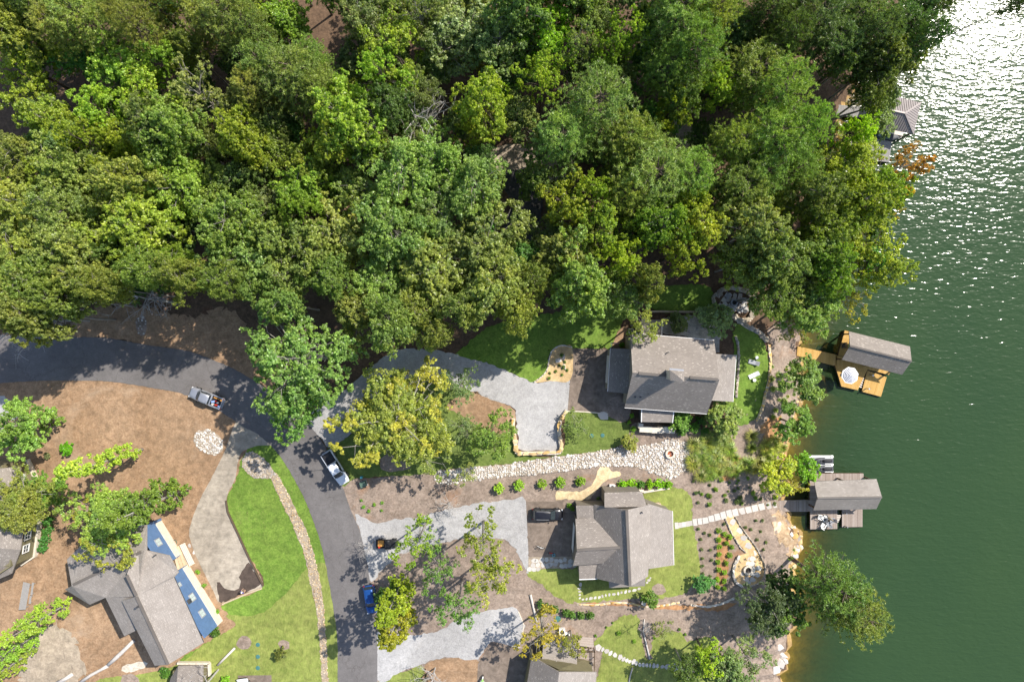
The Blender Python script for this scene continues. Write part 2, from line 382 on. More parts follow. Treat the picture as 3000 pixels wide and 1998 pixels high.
class B:
    """collects boxes, bars, tubes and slabs into one mesh"""
    def __init__(s): s.v = []; s.f = []; s.m = []; s.cur = 0
    def add(s, vs, fs):
        o = len(s.v); s.v += [Vector(v) for v in vs]; s.f += [[i + o for i in f] for f in fs]; s.m += [s.cur] * len(fs)
        return s
    def box(s, c, d, rz=0.0, taper=1.0):
        cx, cy_, cz = c; x, y, z = d[0] / 2, d[1] / 2, d[2] / 2
        ca, sa = math.cos(rz), math.sin(rz); vs = []
        for k, t in ((-1, 1.0), (1, taper)):
            for i, j in ((-1, -1), (1, -1), (1, 1), (-1, 1)):
                a, b = i * x * t, j * y * t
                vs.append((cx + a * ca - b * sa, cy_ + a * sa + b * ca, cz + k * z))
        return s.add(vs, [(3, 2, 1, 0), (4, 5, 6, 7), (0, 1, 5, 4), (1, 2, 6, 5), (2, 3, 7, 6), (3, 0, 4, 7)])
    def bar(s, p, q, w, h):
        p, q = Vector(p), Vector(q); d = (q - p).normalized()
        u = d.cross(Vector((0, 0, 1)))
        u = u.normalized() if u.length > 1e-4 else Vector((1, 0, 0))
        n = u.cross(d); vs = []
        for c in (p, q):
            for a, b in ((-1, -1), (1, -1), (1, 1), (-1, 1)):
                vs.append(c + u * (a * w / 2) + n * (b * h / 2))
        return s.add(vs, [(0, 1, 2, 3), (7, 6, 5, 4), (0, 4, 5, 1), (1, 5, 6, 2), (2, 6, 7, 3), (3, 7, 4, 0)])
    def tube(s, pts, rad, n=6, cap=True):
        pts = [Vector(p) for p in pts]; rad = rad if hasattr(rad, '__len__') else [rad] * len(pts)
        o = len(s.v); prev = None
        for i, p in enumerate(pts):
            d = (pts[min(i + 1, len(pts) - 1)] - pts[max(i - 1, 0)]).normalized()
            u = d.orthogonal().normalized() if prev is None else (prev - d * prev.dot(d)).normalized()
            prev = u; w = d.cross(u)
            for k in range(n):
                a = 2 * math.pi * k / n
                s.v.append(p + (u * math.cos(a) + w * math.sin(a)) * rad[i])
        for i in range(len(pts) - 1):
            for k in range(n):
                a, b = o + i * n + k, o + i * n + (k + 1) % n
                s.f.append([a, b, b + n, a + n]); s.m.append(s.cur)
        if cap:
            s.f.append([o + k for k in range(n)][::-1]); s.m.append(s.cur)
            s.f.append([o + (len(pts) - 1) * n + k for k in range(n)]); s.m.append(s.cur)
        return s
    def lathe(s, prof, c=(0, 0, 0), n=20):
        o = len(s.v)
        for r, z in prof:
            for k in range(n):
                a = 2 * math.pi * k / n
                s.v.append(Vector((c[0] + r * math.cos(a), c[1] + r * math.sin(a), c[2] + z)))
        for i in range(len(prof) - 1):
            for k in range(n):
                a, b = o + i * n + k, o + i * n + (k + 1) % n
                s.f.append([a, b, b + n, a + n]); s.m.append(s.cur)
        return s
    def slab(s, top, t):
        n = len(top); top = [Vector(p) for p in top]
        nz = sum(((top[i].x - top[0].x) * (top[(i + 1) % n].y - top[0].y) - (top[(i + 1) % n].x - top[0].x) * (top[i].y - top[0].y)) for i in range(n))
        if nz < 0: top = top[::-1]
        vs = top + [p - Vector((0, 0, t)) for p in top]
        fs = [list(range(n)), list(range(2 * n - 1, n - 1, -1))] + [[i, i + n, (i + 1) % n + n, (i + 1) % n] for i in range(n)]
        return s.add(vs, fs)
    def build(s, name, mat, parent=None, loc=None, rz=0.0, smooth=False, rel=True, bevel=0.0, uv=False):
        mats = mat if isinstance(mat, (list, tuple)) else [mat]
        off = Vector((0, 0, 0))
        if loc is not None and rel and parent is None: off = Vector(loc)
        me = bpy.data.meshes.new(name)
        me.from_pydata([tuple(v - off) for v in s.v], [], s.f); me.update()
        for k in mats: me.materials.append(MATS[k])
        if len(mats) > 1: me.polygons.foreach_set('material_index', s.m)
        if bevel:
            bm = bmesh.new(); bm.from_mesh(me)
            bmesh.ops.bevel(bm, geom=bm.edges[:], offset=bevel, segments=2, affect='EDGES', profile=.6)
            bm.to_mesh(me); bm.free()
        if uv: roof_uv(me)
        if smooth: me.polygons.foreach_set('use_smooth', [True] * len(me.polygons))
        return link(name, me, None, parent, loc if loc is not None else (0, 0, 0), rz)
def roof_uv(me):
    """shingle courses run level across each slope: u along the contour, v up the slope, in metres"""
    uvl = me.uv_layers.new(name='UVMap')
    for p in me.polygons:
        n = p.normal
        u = Vector((-n.y, n.x, 0))
        u = u.normalized() if u.length > 1e-3 else Vector((1, 0, 0))
        v = n.cross(u)
        for li in p.loop_indices:
            c = me.vertices[me.loops[li].vertex_index].co
            uvl.data[li].uv = (c.dot(u), c.dot(v))
def wb(parent):
    """builder for world-space geometry under an unrotated empty"""
    return Vector(parent.location)
class WB(B):
    """geometry given in world coordinates, stored relative to its parent empty"""
    def __init__(s, parent): super().__init__(); s.p = parent
    def done(s, name, mat, under=None, **kw):
        off = Vector(s.p.location)
        s.v = [v - off for v in s.v]
        return s.build(name, mat, under or s.p, **kw)

# ------------------------------------------------------------------ ground, lake, patches
def axis(lo, hi, step, far, fstep):
    return np.concatenate([np.arange(-far, lo, fstep), np.arange(lo, hi, step), np.arange(hi, far + 1, fstep)])
ax = axis(-96, 96, 1.0, 420, 18); ay = axis(-72, 72, 1.0, 420, 18)
XX, YY = np.meshgrid(ax, ay, indexing='xy')
ZZ = ground_z(XX, YY)
ni, nj = len(ax), len(ay)
idx = np.arange(ni * nj).reshape(nj, ni)
Q = np.stack([idx[:-1, :-1], idx[:-1, 1:], idx[1:, 1:], idx[1:, :-1]], -1).reshape(-1, 4)
gm = mesh_np('ground', np.stack([XX, YY, ZZ], -1).reshape(-1, 3), Q, True)
gm.materials.append(MATS['forest_floor']); gm.materials.append(MATS['lakebed'])
cx_ = XX[:-1, :-1] + .5; cy_ = YY[:-1, :-1] + .5
gm.polygons.foreach_set('material_index', (ground_z(cx_, cy_) < ZW + .35).astype(np.int32).ravel())
ground = link('ground', gm); tag(ground, kind='structure')

def lake():
    ys = axis(-72, 72, 1.0, 420, 18)
    ds = np.array([-3, -1.5, 0, .7, 1.5, 2.5, 4, 6, 9, 12, 16, 22, 40, 80, 160, 380])
    X = shore_x(ys)[:, None] + ds[None, :]; Y = np.repeat(ys[:, None], len(ds), 1)
    V = np.stack([X, Y, np.full_like(X, ZW)], -1).reshape(-1, 3)
    ix = np.arange(len(V)).reshape(len(ys), len(ds))
    q = np.stack([ix[:-1, :-1], ix[:-1, 1:], ix[1:, 1:], ix[1:, :-1]], -1).reshape(-1, 4)
    me = mesh_np('lake', V, q, True)
    dep = np.clip(np.repeat(ds[None, :], len(ys), 0), 0, 16) / 16
    me.attributes.new('depth', 'FLOAT', 'POINT').data.foreach_set('value', dep.astype(np.float32).ravel())
    tag(link('lake', me, 'lake_water'), kind='structure')
lake()

def smooth_poly(pts, closed=True, step=.6):
    """Catmull-Rom through the points, resampled"""
    n = len(pts); out = []
    rng = range(n) if closed else range(n - 1)
    for i in rng:
        p0, p1, p2, p3 = (pts[(i - 1) % n], pts[i], pts[(i + 1) % n], pts[(i + 2) % n]) if closed else \
            (pts[max(i - 1, 0)], pts[i], pts[i + 1], pts[min(i + 2, n - 1)])
        L = (p2 - p1).length; k = max(1, int(L / step))
        for j in range(k):
            t = j / k
            out.append(.5 * ((2 * p1) + (p2 - p0) * t + (2 * p0 - 5 * p1 + 4 * p2 - p3) * t * t + (3 * p1 - p0 - 3 * p2 + p3) * t ** 3))
    if not closed: out.append(pts[-1])
    return out
LAYER = [0]
def patch(name, px, mat, layer, smooth=True, jitter=.07, kind='structure', label=None, cat=None, grid=1.0):
    """a sheet lying on the ground, its outline given where it is seen"""
    pts = [G(x, y) for x, y in px]
    pts = [Vector((p.x, p.y)) for p in pts]
    if smooth: pts = smooth_poly(pts, True, .45)
    else:
        q = []
        for i in range(len(pts)):
            a, b = pts[i], pts[(i + 1) % len(pts)]; k = max(1, int((b - a).length / 1.0))
            q += [a.lerp(b, j / k) for j in range(k)]
        pts = q
    if jitter:
        pts = [p + Vector((random.gauss(0, jitter), random.gauss(0, jitter))) for p in pts]
    n = len(pts); xs = [p.x for p in pts]; ys = [p.y for p in pts]
    inner = []
    gx, gy = np.meshgrid(np.arange(math.ceil(min(xs)), max(xs), grid), np.arange(math.ceil(min(ys)), max(ys), grid))
    gp = np.stack([gx.ravel(), gy.ravel()], -1)
    gp = gp[inside(gp, np.array([[p.x, p.y] for p in pts]))]
    inner = [Vector(p) for p in gp]
    vo, eo, fo, *_ = geometry.delaunay_2d_cdt(pts + inner, [], [list(range(n))], 1, 1e-4)
    dz = .045 + .014 * layer
    V = np.array([[p.x, p.y] for p in vo]); z = ground_z(V[:, 0], V[:, 1]) + dz
    me = mesh(name, np.column_stack([V, z]), [list(f) for f in fo])
    for p in me.polygons:
        if p.normal.z < 0: p.flip()
    o = link(name, me, mat)
    tag(o, label, cat, None, kind)
    return o, [Vector((p.x, p.y)) for p in pts]
def inside(P, poly):
    x, y = P[:, 0], P[:, 1]; r = np.zeros(len(P), bool)
    a = poly; b = np.roll(poly, -1, 0)
    for (x1, y1), (x2, y2) in zip(a, b):
        c = (y1 > y) != (y2 > y)
        r ^= c & (x < (x2 - x1) * (y - y1) / (y2 - y1 + 1e-12) + x1)
    return r
# ------------------------------------------------------------------ the yards and drives
def Z2(ox, oy, pts, k=3.136): return [(ox + a / k, oy + b / k) for a, b in pts]
patch('pine_straw_yard', [(-150,1098),(130,1098),(271,1098),(351,1103),(500,1128),(615,1168),(724,1238),(760,1290),(700,1500),(760,1700),(720,1900),(500,2080),(-150,2080)], 'pine_straw', 0)
patch('mulch_ground', [(985,1435),(1000,1405),(1030,1400),(1120,1398),(1290,1380),(1500,1360),(1780,1330),(1860,1240),(2020,1255),(2160,1240),(2240,1120),(2262,1040),(2250,960),(2330,950),(2342,1040),(2346,1110),(2340,1180),(2318,1240),(2298,1310),(2292,1350),(2304,1390),(2290,1450),(2300,1500),(2318,1550),(2338,1570),(2335,1610),(2318,1650),(2312,1721),(2322,1800),(2305,1874),(2295,1940),(2278,1980),(2270,2080),(1090,2080),(1090,1850),(1080,1801),(1062,1664),(1040,1562),(1012,1500)], 'mulch', 0)
patch('asphalt_road', [(-150,983),(60,985),(172,988),(287,988),(335,993),(430,1010),(542,1026),(590,1041),(670,1073),(750,1118),(820,1165),(885,1222),(935,1280),(975,1350),(1005,1427),(1031,1500),(1056,1562),(1078,1664),(1096,1801),(1105,1870),(1106,1998),(1106,2130),(990,2130),(990,1998),(988,1865),(980,1801),(967,1721),(954,1651),(938,1584),(909,1500),(877,1430),(839,1363),(798,1309),(750,1268),(714,1250),(670,1220),(610,1185),(542,1156),(500,1145),(351,1121),(271,1115),(130,1115),(-150,1116)], 'asphalt', 4, jitter=.03)
patch('forest_asphalt', [(1480,470),(1560,445),(1600,500),(1590,600),(1570,700),(1520,740),(1470,690),(1500,600),(1470,540)], 'asphalt_dark', 1)
patch('forest_gravel', [(1440,440),(1540,425),(1640,480),(1660,540),(1600,530),(1555,490),(1500,500),(1450,520)], 'sand_base', 2)
patch('forest_lane', [(1010,170),(1050,200),(1075,240),(1100,320),(1120,420),(1080,420),(1040,300),(1005,230)], 'sand_base', 1)
patch('forest_clearing', [(1960,370),(2010,350),(2040,400),(2010,470),(1960,450)], 'sand_base', 1)
patch('straw_glade', [(1990,570),(2170,520),(2190,640),(2060,650)], 'pine_straw', 1)
patch('straw_glade', [(980,560),(1040,560),(1035,660),(985,640)], 'pine_straw', 1)
patch('straw_verge', [(150,998),(280,905),(420,900),(560,930),(660,900),(730,960),(760,1000),(800,1140),(700,1095),(600,1055),(430,1014),(300,995)], 'pine_straw', 1, jitter=.3)
patch('gravel_spur', [(-150,1165),(0,1160),(48,1205),(55,1222),(0,1235),(-150,1240)], 'gravel', 3, jitter=.11)
# house with the stone-walled lot
patch('lawn', [(960,1310),(1000,1292),(1090,1232),(1170,1152),(1228,1122),(1273,1120),(1340,1127),(1400,1160),(1512,1210),(1508,1240),(1515,1325),(1640,1330),(1655,1240),(1663,1204),(1752,1209),(1790,1223),(1840,1240),(1845,1262),(1828,1297),(1787,1314),(1730,1325),(1628,1338),(1500,1358),(1390,1368),(1276,1378),(1216,1391),(1101,1396),(1037,1404),(1002,1423),(975,1352)], 'lawn_dull', 1)
patch('lawn', [(1330,1050),(1372,1005),(1420,965),(1500,938),(1620,915),(1750,893),(1830,905),(1815,960),(1795,1012),(1774,1022),(1677,1020),(1634,1014),(1612,1040),(1600,1088),(1564,1122),(1500,1092),(1400,1058)], 'lawn', 1, jitter=.13)
patch('lawn', [(1890,870),(1950,838),(2060,835),(2090,860),(2085,910),(1930,912)], 'lawn', 1, jitter=.13)
patch('lawn', [(2150,965),(2200,955),(2240,1010),(2252,1080),(2240,1160),(2225,1215),(2160,1245),(2120,1180),(2150,1100)], 'lawn', 2, jitter=.13)
patch('straw_bed', [(1312,1180),(1340,1163),(1400,1146),(1451,1174),(1500,1193),(1512,1212),(1508,1240),(1498,1280),(1407,1249),(1350,1215),(1314,1198)], 'pine_straw', 3)
patch('straw_bed', [(1115,1345),(1150,1325),(1195,1330),(1205,1365),(1160,1382),(1120,1375)], 'mulch', 2)
patch('straw_strip', [(1795,1015),(1815,965),(1845,960),(1850,1025),(1800,1030)], 'pine_straw', 3)
patch('gravel_drive', [(885,1222),(940,1188),(990,1156),(1060,1098),(1117,1050),(1180,1022),(1280,1028),(1365,1047),(1440,1070),(1500,1092),(1564,1121),(1612,1117),(1668,1114),(1664,1201),(1645,1222),(1637,1240),(1634,1275),(1637,1318),(1580,1319),(1525,1317),(1518,1275),(1511,1232),(1513,1206),(1500,1192),(1451,1175),(1388,1148),(1340,1126),(1273,1119),(1228,1121),(1170,1151),(1090,1231),(1000,1291),(960,1310),(935,1280)], 'gravel', 3, jitter=.11)
patch('concrete_drive', [(1677,1021),(1774,1022),(1842,1035),(1842,1155),(1790,1165),(1760,1207),(1663,1201),(1670,1113)], 'concrete_brown', 4, smooth=False, jitter=0)
patch('mulch_strip', [(1762,1165),(1840,1150),(1850,1195),(1830,1238),(1790,1222),(1764,1206)], 'mulch', 3)
patch('planting_bed', [(1677,1019),(1653,1013),(1634,1016),(1618,1029),(1610,1051),(1605,1080),(1592,1099),(1564,1120),(1612,1115),(1671,1112)], 'golden_soil', 5, jitter=.03)
patch('rock_garden', [(1940,935),(2050,925),(2105,960),(2100,1000),(2000,985),(1940,975)], 'pebble', 2)
patch('paving', [(2085,955),(2107,955),(2107,1032),(2090,1032)], 'flagstone', 3, smooth=False, jitter=0)
# white rock bed and the rest of the middle
patch('wood_chip_path', Z2(1500,1000,[(395,1410),(410,1375),(520,1378),(620,1372),(700,1340),(755,1270),(795,1165),(850,1132),(890,1150),(905,1195),(960,1190),(1010,1215),(950,1250),(880,1265),(800,1340),(745,1420),(690,1455),(500,1447),(405,1455)]), 'wood_chip', 3)
patch('gravel_drive', [(1038,1506),(1060,1512),(1104,1530),(1165,1520),(1222,1515),(1292,1496),(1400,1474),(1500,1463),(1541,1468),(1549,1630),(1548,1678),(1510,1610),(1474,1580),(1400,1572),(1333,1581),(1260,1600),(1184,1618),(1150,1640),(1117,1670),(1090,1704),(1078,1664),(1062,1590),(1052,1550)], 'gravel', 3, jitter=.11)
patch('concrete_drive', [(1541,1469),(1650,1467),(1652,1500),(1690,1502),(1690,1632),(1549,1632)], 'concrete_brown', 4, smooth=False, jitter=0)
patch('patio_bed', [(1548,1631),(1690,1628),(1690,1660),(1548,1668)], 'sand_base', 5, smooth=False, jitter=0)
patch('lawn', [(1885,1440),(1988,1430),(2017,1446),(2029,1478),(2028,1520),(2039,1575),(2052,1677),(2033,1702),(2010,1734),(1962,1747),(1883,1750),(1787,1759),(1704,1764),(1653,1761),(1618,1737),(1580,1708),(1548,1686),(1549,1669),(1628,1662),(1690,1658),(1700,1560),(1800,1480)], 'lawn_pale', 2, jitter=.13)
patch('lawn', [(1742,1879),(1787,1833),(1828,1804),(1870,1800),(1873,1849),(1886,1897),(1895,1932),(1908,1932),(1911,1881),(1927,1865),(1946,1852),(1978,1849),(2001,1858),(2013,1877),(2071,1865),(2080,1881),(2082,1944),(2080,2090),(1745,2090),(1752,1970),(1765,1913)], 'lawn_pale', 2, jitter=.13)
patch('gravel_drive', [(1107,1850),(1180,1860),(1273,1850),(1330,1820),(1397,1794),(1500,1778),(1519,1791),(1535,1830),(1529,1858),(1519,1895),(1500,1892),(1439,1881),(1400,1930),(1330,1925),(1260,1935),(1180,1965),(1107,1993)], 'gravel', 3, jitter=.11)
patch('concrete_drive', [(1439,1881),(1520,1897),(1560,1915),(1550,2090),(1395,2090),(1400,1944)], 'concrete_brown', 4, smooth=False, jitter=0)
patch('straw_bed', [(1260,1936),(1330,1926),(1398,1932),(1400,1990),(1400,2090),(1235,2090),(1240,1970)], 'pine_straw', 2)
patch('lawn', [(1107,1995),(1180,1968),(1245,1955),(1235,2090),(1107,2090)], 'lawn_pale', 2, jitter=.13)
patch('clay_slope', [(2040,1320),(2090,1290),(2150,1330),(2170,1370),(2120,1400),(2070,1380)], 'clay', 1, jitter=.35)
patch('clay_slope', [(2230,1240),(2290,1230),(2300,1290),(2285,1330),(2240,1300)], 'clay', 1, jitter=.35)
patch('clay_slope', [(2105,1570),(2130,1565),(2135,1640),(2128,1710),(2108,1715),(2100,1650)], 'clay', 1, jitter=.2)
patch('clay_slope', [(1700,1768),(1800,1764),(1900,1768),(1990,1772),(2060,1770),(2110,1775),(2150,1757),(2160,1765),(2110,1788),(2040,1785),(1950,1785),(1880,1775),(1780,1772)], 'clay', 1, jitter=.1)
patch('clay_slope', [(2262,1502),(2306,1505),(2322,1545),(2340,1568),(2338,1605),(2320,1640),(2290,1600),(2268,1550)], 'eroded_bank', 1, jitter=.3)
patch('clay_beach', [(2292,1300),(2310,1308),(2302,1345),(2290,1350)], 'clay', 2, jitter=.1)
patch('sand_path', Z2(1500,1498,[(1960,60),(2045,45),(2110,150),(2220,300),(2290,420),(2318,530),(2280,640),(2180,680),(2060,640),(2035,540),(2080,410),(2150,375),(2060,270),(2000,170)]), 'golden_soil', 3, jitter=.02)
patch('bed_patch', Z2(1500,1498,[(1280,720),(1310,670),(1360,655),(1400,690),(1410,730),(1380,760),(1310,765)]), 'mulch', 4)
# house with the blue wall
patch('concrete_drive', [(800,1300),(765,1258),(715,1232),(690,1240),(672,1285),(655,1330),(620,1400),(595,1446),(571,1500),(556,1549),(558,1581),(574,1625),(600,1680),(625,1728),(647,1764),(710,1737),(771,1715),(732,1638),(697,1562),(667,1498),(664,1465),(670,1440),(689,1405),(698,1351),(712,1322),(755,1306)], 'concrete_tan', 3, jitter=.02)
patch('dark_concrete', Z2(400,1500,[(925,800),(960,800),(990,850),(1080,895),(1170,870),(1200,790),(1180,740),(1240,640),(1290,570),(1330,640),(1425,815),(1200,940),(980,1035),(945,960)],3.92), 'dark_concrete', 4, jitter=.05)  # dark brown patch over the lower end of the tan drive
patch('lawn', [(765,1298),(815,1305),(855,1360),(893,1430),(925,1498),(953,1582),(970,1650),(983,1720),(996,1800),(1003,1865),(1005,2100),(640,2100),(560,2040),(520,1950),(600,1885),(690,1832),(655,1770),(772,1717),(733,1638),(698,1562),(669,1498),(668,1450),(692,1405),(705,1350),(728,1318)], 'lawn', 2, jitter=.13)
patch('lawn_mown', [(660,1800),(750,1800),(830,1745),(895,1668),(925,1650),(970,1655),(983,1720),(996,1800),(1003,1865),(1005,2100),(270,2100),(283,1995),(400,1975),(520,1945),(600,1885),(690,1832)], 'lawn_pale', 3)
patch('straw_ring', [(695,1878),(712,1862),(735,1868),(736,1890),(715,1902),(698,1895)], 'mulch', 4)
patch('straw_ring', [(815,1885),(832,1872),(848,1880),(846,1898),(826,1902)], 'mulch', 4)
patch('straw_ring', [(355,1985),(375,1972),(400,1976),(410,2000),(400,2040),(360,2040)], 'mulch', 4)
patch('bare_soil', [(110,1850),(180,1830),(230,1900),(240,1980),(160,2030),(60,1990)], 'sand_base', 1, jitter=.4)
patch('pebble_strip', [(360,1950),(425,1935),(428,1952),(372,1970)], 'pebble', 3)
patch('side_drive', [(698,1977),(796,1976),(798,2100),(690,2100)], 'concrete_brown', 4, smooth=False, jitter=0)

# ------------------------------------------------------------------ loose stone: rock meshes
def rock_mesh(seed, flatten=.65, npts=13):
    rg = random.Random(seed); bm = bmesh.new()
    for _ in range(npts):
        v = Vector((rg.gauss(0, 1), rg.gauss(0, 1), rg.gauss(0, 1))).normalized() * rg.uniform(.42, .56)
        bm.verts.new((v.x * rg.uniform(.9, 1.15), v.y, v.z * flatten))
    r = bmesh.ops.convex_hull(bm, input=bm.verts[:])
    bmesh.ops.delete(bm, geom=list({g for g in r['geom_interior'] + r['geom_unused'] if isinstance(g, bmesh.types.BMVert)}), context='VERTS')
    me = bpy.data.meshes.new('stone'); bm.to_mesh(me); bm.free()
    return me
def rocks(mat, n=6, fl=.65, s0=0):
    out = []
    for i in range(n):
        me = rock_mesh(s0 + i, fl); me.materials.append(MATS[mat]); out.append(me)
    return out
ROCK_W = rocks('white_rock_obj'); ROCK_G = rocks('gold_rock_obj', 6, .5, 40); ROCK_S = rocks('grey_rock_obj', 6, .55, 80)
ROCK_NP = []
for i in range(6):
    me = rock_mesh(200 + i); me.calc_loop_triangles()
    v = np.array([x.co[:] for x in me.vertices]); t = np.array([x.vertices[:] for x in me.loop_triangles])
    ROCK_NP.append((v, t))
def stone_mass(name, P, S, mat, parent):
    """many stones in one part"""
    Vs, Ts, o = [], [], 0
    for (x, y, z), s in zip(P, S):
        v, t = ROCK_NP[random.randrange(6)]; a = random.uniform(0, 6.28); c, q = math.cos(a), math.sin(a)
        w = v * s; w = np.column_stack([w[:, 0] * c - w[:, 1] * q + x, w[:, 0] * q + w[:, 1] * c + y, w[:, 2] + z])
        Vs.append(w); Ts.append(t + o); o += len(w)
    me = mesh_np(name, np.vstack(Vs), np.vstack(Ts))
    ob = link(name, me, mat, parent); ob['kind'] = 'stuff'
    return ob
def jitter_grid(poly, step, amt=.35):
    xs, ys = poly[:, 0], poly[:, 1]
    gx, gy = np.meshgrid(np.arange(xs.min(), xs.max(), step), np.arange(ys.min(), ys.max(), step))
    P = np.stack([gx.ravel(), gy.ravel()], -1) + RNG.uniform(-amt, amt, (gx.size, 2)) * step
    return P[inside(P, poly)]
def stone_bed(px, step, size, label, cat, rockset, massmat, basemat, layer, nparts=300, lift=.1):
    o, pts = patch('stone_bed_ground', px, basemat, layer)
    poly = np.array([[p.x, p.y] for p in pts]); c = poly.mean(0)
    root = empty('stone_bed', (c[0], c[1], gz(*c)), label, cat)
    P = jitter_grid(poly, step)
    S = size * RNG.uniform(.65, 1.35, len(P))
    z = ground_z(P[:, 0], P[:, 1]) + lift
    order = np.argsort(-S); L = np.array(root.location)
    P3 = np.column_stack([P, z]) - L
    for k in order[:nparts]:
        ob = link('stone', rockset[random.randrange(len(rockset))], None, root, P3[k], random.uniform(0, 6.28), S[k])
    rest = order[nparts:]
    if len(rest): stone_mass('small_stones', P3[rest], S[rest], massmat, root)
    return root
stone_bed([(1276,1381),(1330,1374),(1388,1367),(1500,1357),(1628,1338),(1730,1325),(1787,1314),(1851,1306),(1915,1301),(1956,1289),(1991,1289),(2017,1300),(2023,1319),(2017,1357),(2001,1383),(1972,1399),(1946,1395),(1899,1379),(1844,1367),(1781,1364),(1723,1370),(1672,1376),(1596,1386),(1500,1394),(1388,1407),(1286,1415)],
          .34, .44, 'long bed of loose white stones below the stone-walled gravel lot', 'stone bed', ROCK_W, 'white_rock', 'sand_base', 4)
stone_bed([(567,1290),(575,1268),(592,1258),(612,1258),(635,1270),(652,1290),(655,1305),(648,1325),(625,1332),(600,1322),(580,1308)],
          .33, .42, 'oval heap of white stones at the mouth of the tan concrete drive', 'stone heap', ROCK_W, 'white_rock', 'sand_base', 4, nparts=200)
stone_bed([(400,935),(425,930),(430,955),(425,980),(405,975)], .6, .34, 'small scatter of white stones beside the shaded road', 'stone scatter', ROCK_W, 'white_rock', 'mulch', 2, nparts=60)
stone_bed([(717,1373),(712,1346),(728,1325),(750,1327),(788,1357),(800,1375),(812,1392),(791,1400),(765,1398),(745,1400)],
          .34, .42, 'brownish rock pile at the head of the lawn swale', 'rock pile', ROCK_S, 'tan_rock', 'sand_base', 4, nparts=160)
stone_bed([(793,1398),(812,1390),(836,1427),(871,1500),(900,1555),(924,1641),(944,1734),(954,1842),(963,1995),(966,2090),(943,2090),(943,1995),(936,1874),(928,1791),(909,1702),(890,1619),(858,1536),(839,1498),(814,1446)],
          .27, .33, 'narrow swale of small tan stones running down the left lawn', 'stone swale', ROCK_G, 'tan_rock', 'sand_base', 5, nparts=0, lift=.06)

# stone walls: each capstone a piece
def stone_wall(px, name, label, rockset, w=.75, h=.5, base=0.0, step=.7, z=None, closed=False):
    pts = [G(x, y) for x, y in px]; pts2 = [Vector((p.x, p.y)) for p in pts]
    sp = smooth_poly(pts2, closed, step)
    c = sp[len(sp) // 2]; root = empty('stone_wall', (c.x, c.y, gz(c.x, c.y)), label, 'stone wall')
    b = WB(root)
    for i in range(len(sp) - (0 if closed else 1)):
        a, d = sp[i], sp[(i + 1) % len(sp)]; za = gz(a.x, a.y)
        b.bar((a.x, a.y, za + h * .4 - .15), (d.x, d.y, gz(d.x, d.y) + h * .4 - .15), w * .7, h * .8 + .3)
    b.done('wall_core', 'cream_stone')
    for i in range(len(sp) - (0 if closed else 1)):
        a, d = sp[i], sp[(i + 1) % len(sp)]; m = (a + d) / 2; ang = math.atan2((d - a).y, (d - a).x)
        L = (d - a).length * random.uniform(1.0, 1.25)
        link('stone', rockset[random.randrange(len(rockset))], None, root,
             (m.x - root.location.x + random.uniform(-.06, .06), m.y - root.location.y + random.uniform(-.06, .06), gz(m.x, m.y) + h - root.location.z),
             ang + random.uniform(-.15, .15) + (math.pi if random.random() < .5 else 0), (L, w * random.uniform(.85, 1.2), random.uniform(.4, .6)))
    return root
stone_wall([(1660,1202),(1650,1215),(1640,1232),(1637,1260),(1641,1290),(1642,1322),(1610,1325),(1570,1326),(1530,1327),(1514,1326),(1510,1300),(1507,1270),(1503,1245),(1504,1225)],
           'lot_wall', 'wall of golden boulders edging the grey gravel lot', ROCK_G, .78, .75, step=.82)
stone_wall([(1677,1018),(1653,1012),(1634,1015),(1617,1028),(1609,1051),(1604,1080),(1591,1099),(1564,1121)], 'bed_edge',
           'thin pale stone edging round the golden planting bed', ROCK_W, .25, .18, step=.45)
stone_wall([(2252,1010),(2256,1060),(2252,1110),(2240,1160),(2228,1205),(2215,1235)], 'shore_edge', 'rough stone edging along the lounger lawn', ROCK_G, .55, .3, step=.6)
stone_wall([(2153,985),(2161,1010),(2163,1060),(2160,1110),(2156,1165)], 'lawn_edge', 'low stone edging between the porch roof and the lounger lawn', ROCK_S, .5, .3, step=.55)
stone_wall([(2130,915),(2160,935),(2190,958),(2225,975),(2245,1000)], 'steps', 'rough stone steps leading down from the boulder patio', ROCK_S, 1.0, .25, step=.9)
stone_wall([(2100,870),(2112,850),(2140,842),(2165,848),(2190,855),(2203,868),(2205,890),(2203,915),(2196,935),(2175,940),(2150,932)], 'fire_wall',
           'boulder wall round the shaded fire pit patio', ROCK_S, 1.0, .6, step=.95)
stone_wall([(2090,890),(2088,870),(2100,860)], 'fire_wall', 'short boulder row at the lawn end of the shaded patio', ROCK_S, .7, .4, step=.8)
stone_wall(Z2(1500,1498,[(1955,60),(2000,170),(2060,270),(2105,340),(2150,375)]), 'path_wall', 'thin stone kerb on the shrub side of the golden path', ROCK_S, .22, .25, step=.5)
stone_wall(Z2(1500,1498,[(2045,45),(2110,150),(2220,300),(2290,420),(2320,530),(2280,640),(2180,685)]), 'path_wall', 'thin stone kerb on the lake side of the golden path', ROCK_S, .22, .3, step=.5)
stone_wall(Z2(1500,1498,[(2085,400),(2040,480),(2028,560),(2050,640),(2110,685)]), 'seat_wall', 'curved low seat wall of the round patio', ROCK_W, .5, .45, step=.7)
stone_wall(Z2(1500,1498,[(600,850),(760,855),(940,835),(1100,840),(1180,865),(1300,870),(1450,850),(1540,830)]), 'gully', 'broken line of rocks along the clay gully', ROCK_G, .4, .2, step=.8)
stone_wall(Z2(1500,1498,[(1640,855),(1780,870),(1900,850),(2000,810),(2040,790)]), 'gully', 'pale stones along the lower end of the clay gully', ROCK_W, .4, .2, step=.8)
stone_wall(Z2(1500,1498,[(1190,790),(1220,820),(1195,850)]), 'gully', 'cluster of pale boulders beside the gully tree', ROCK_W, .8, .4, step=.7)

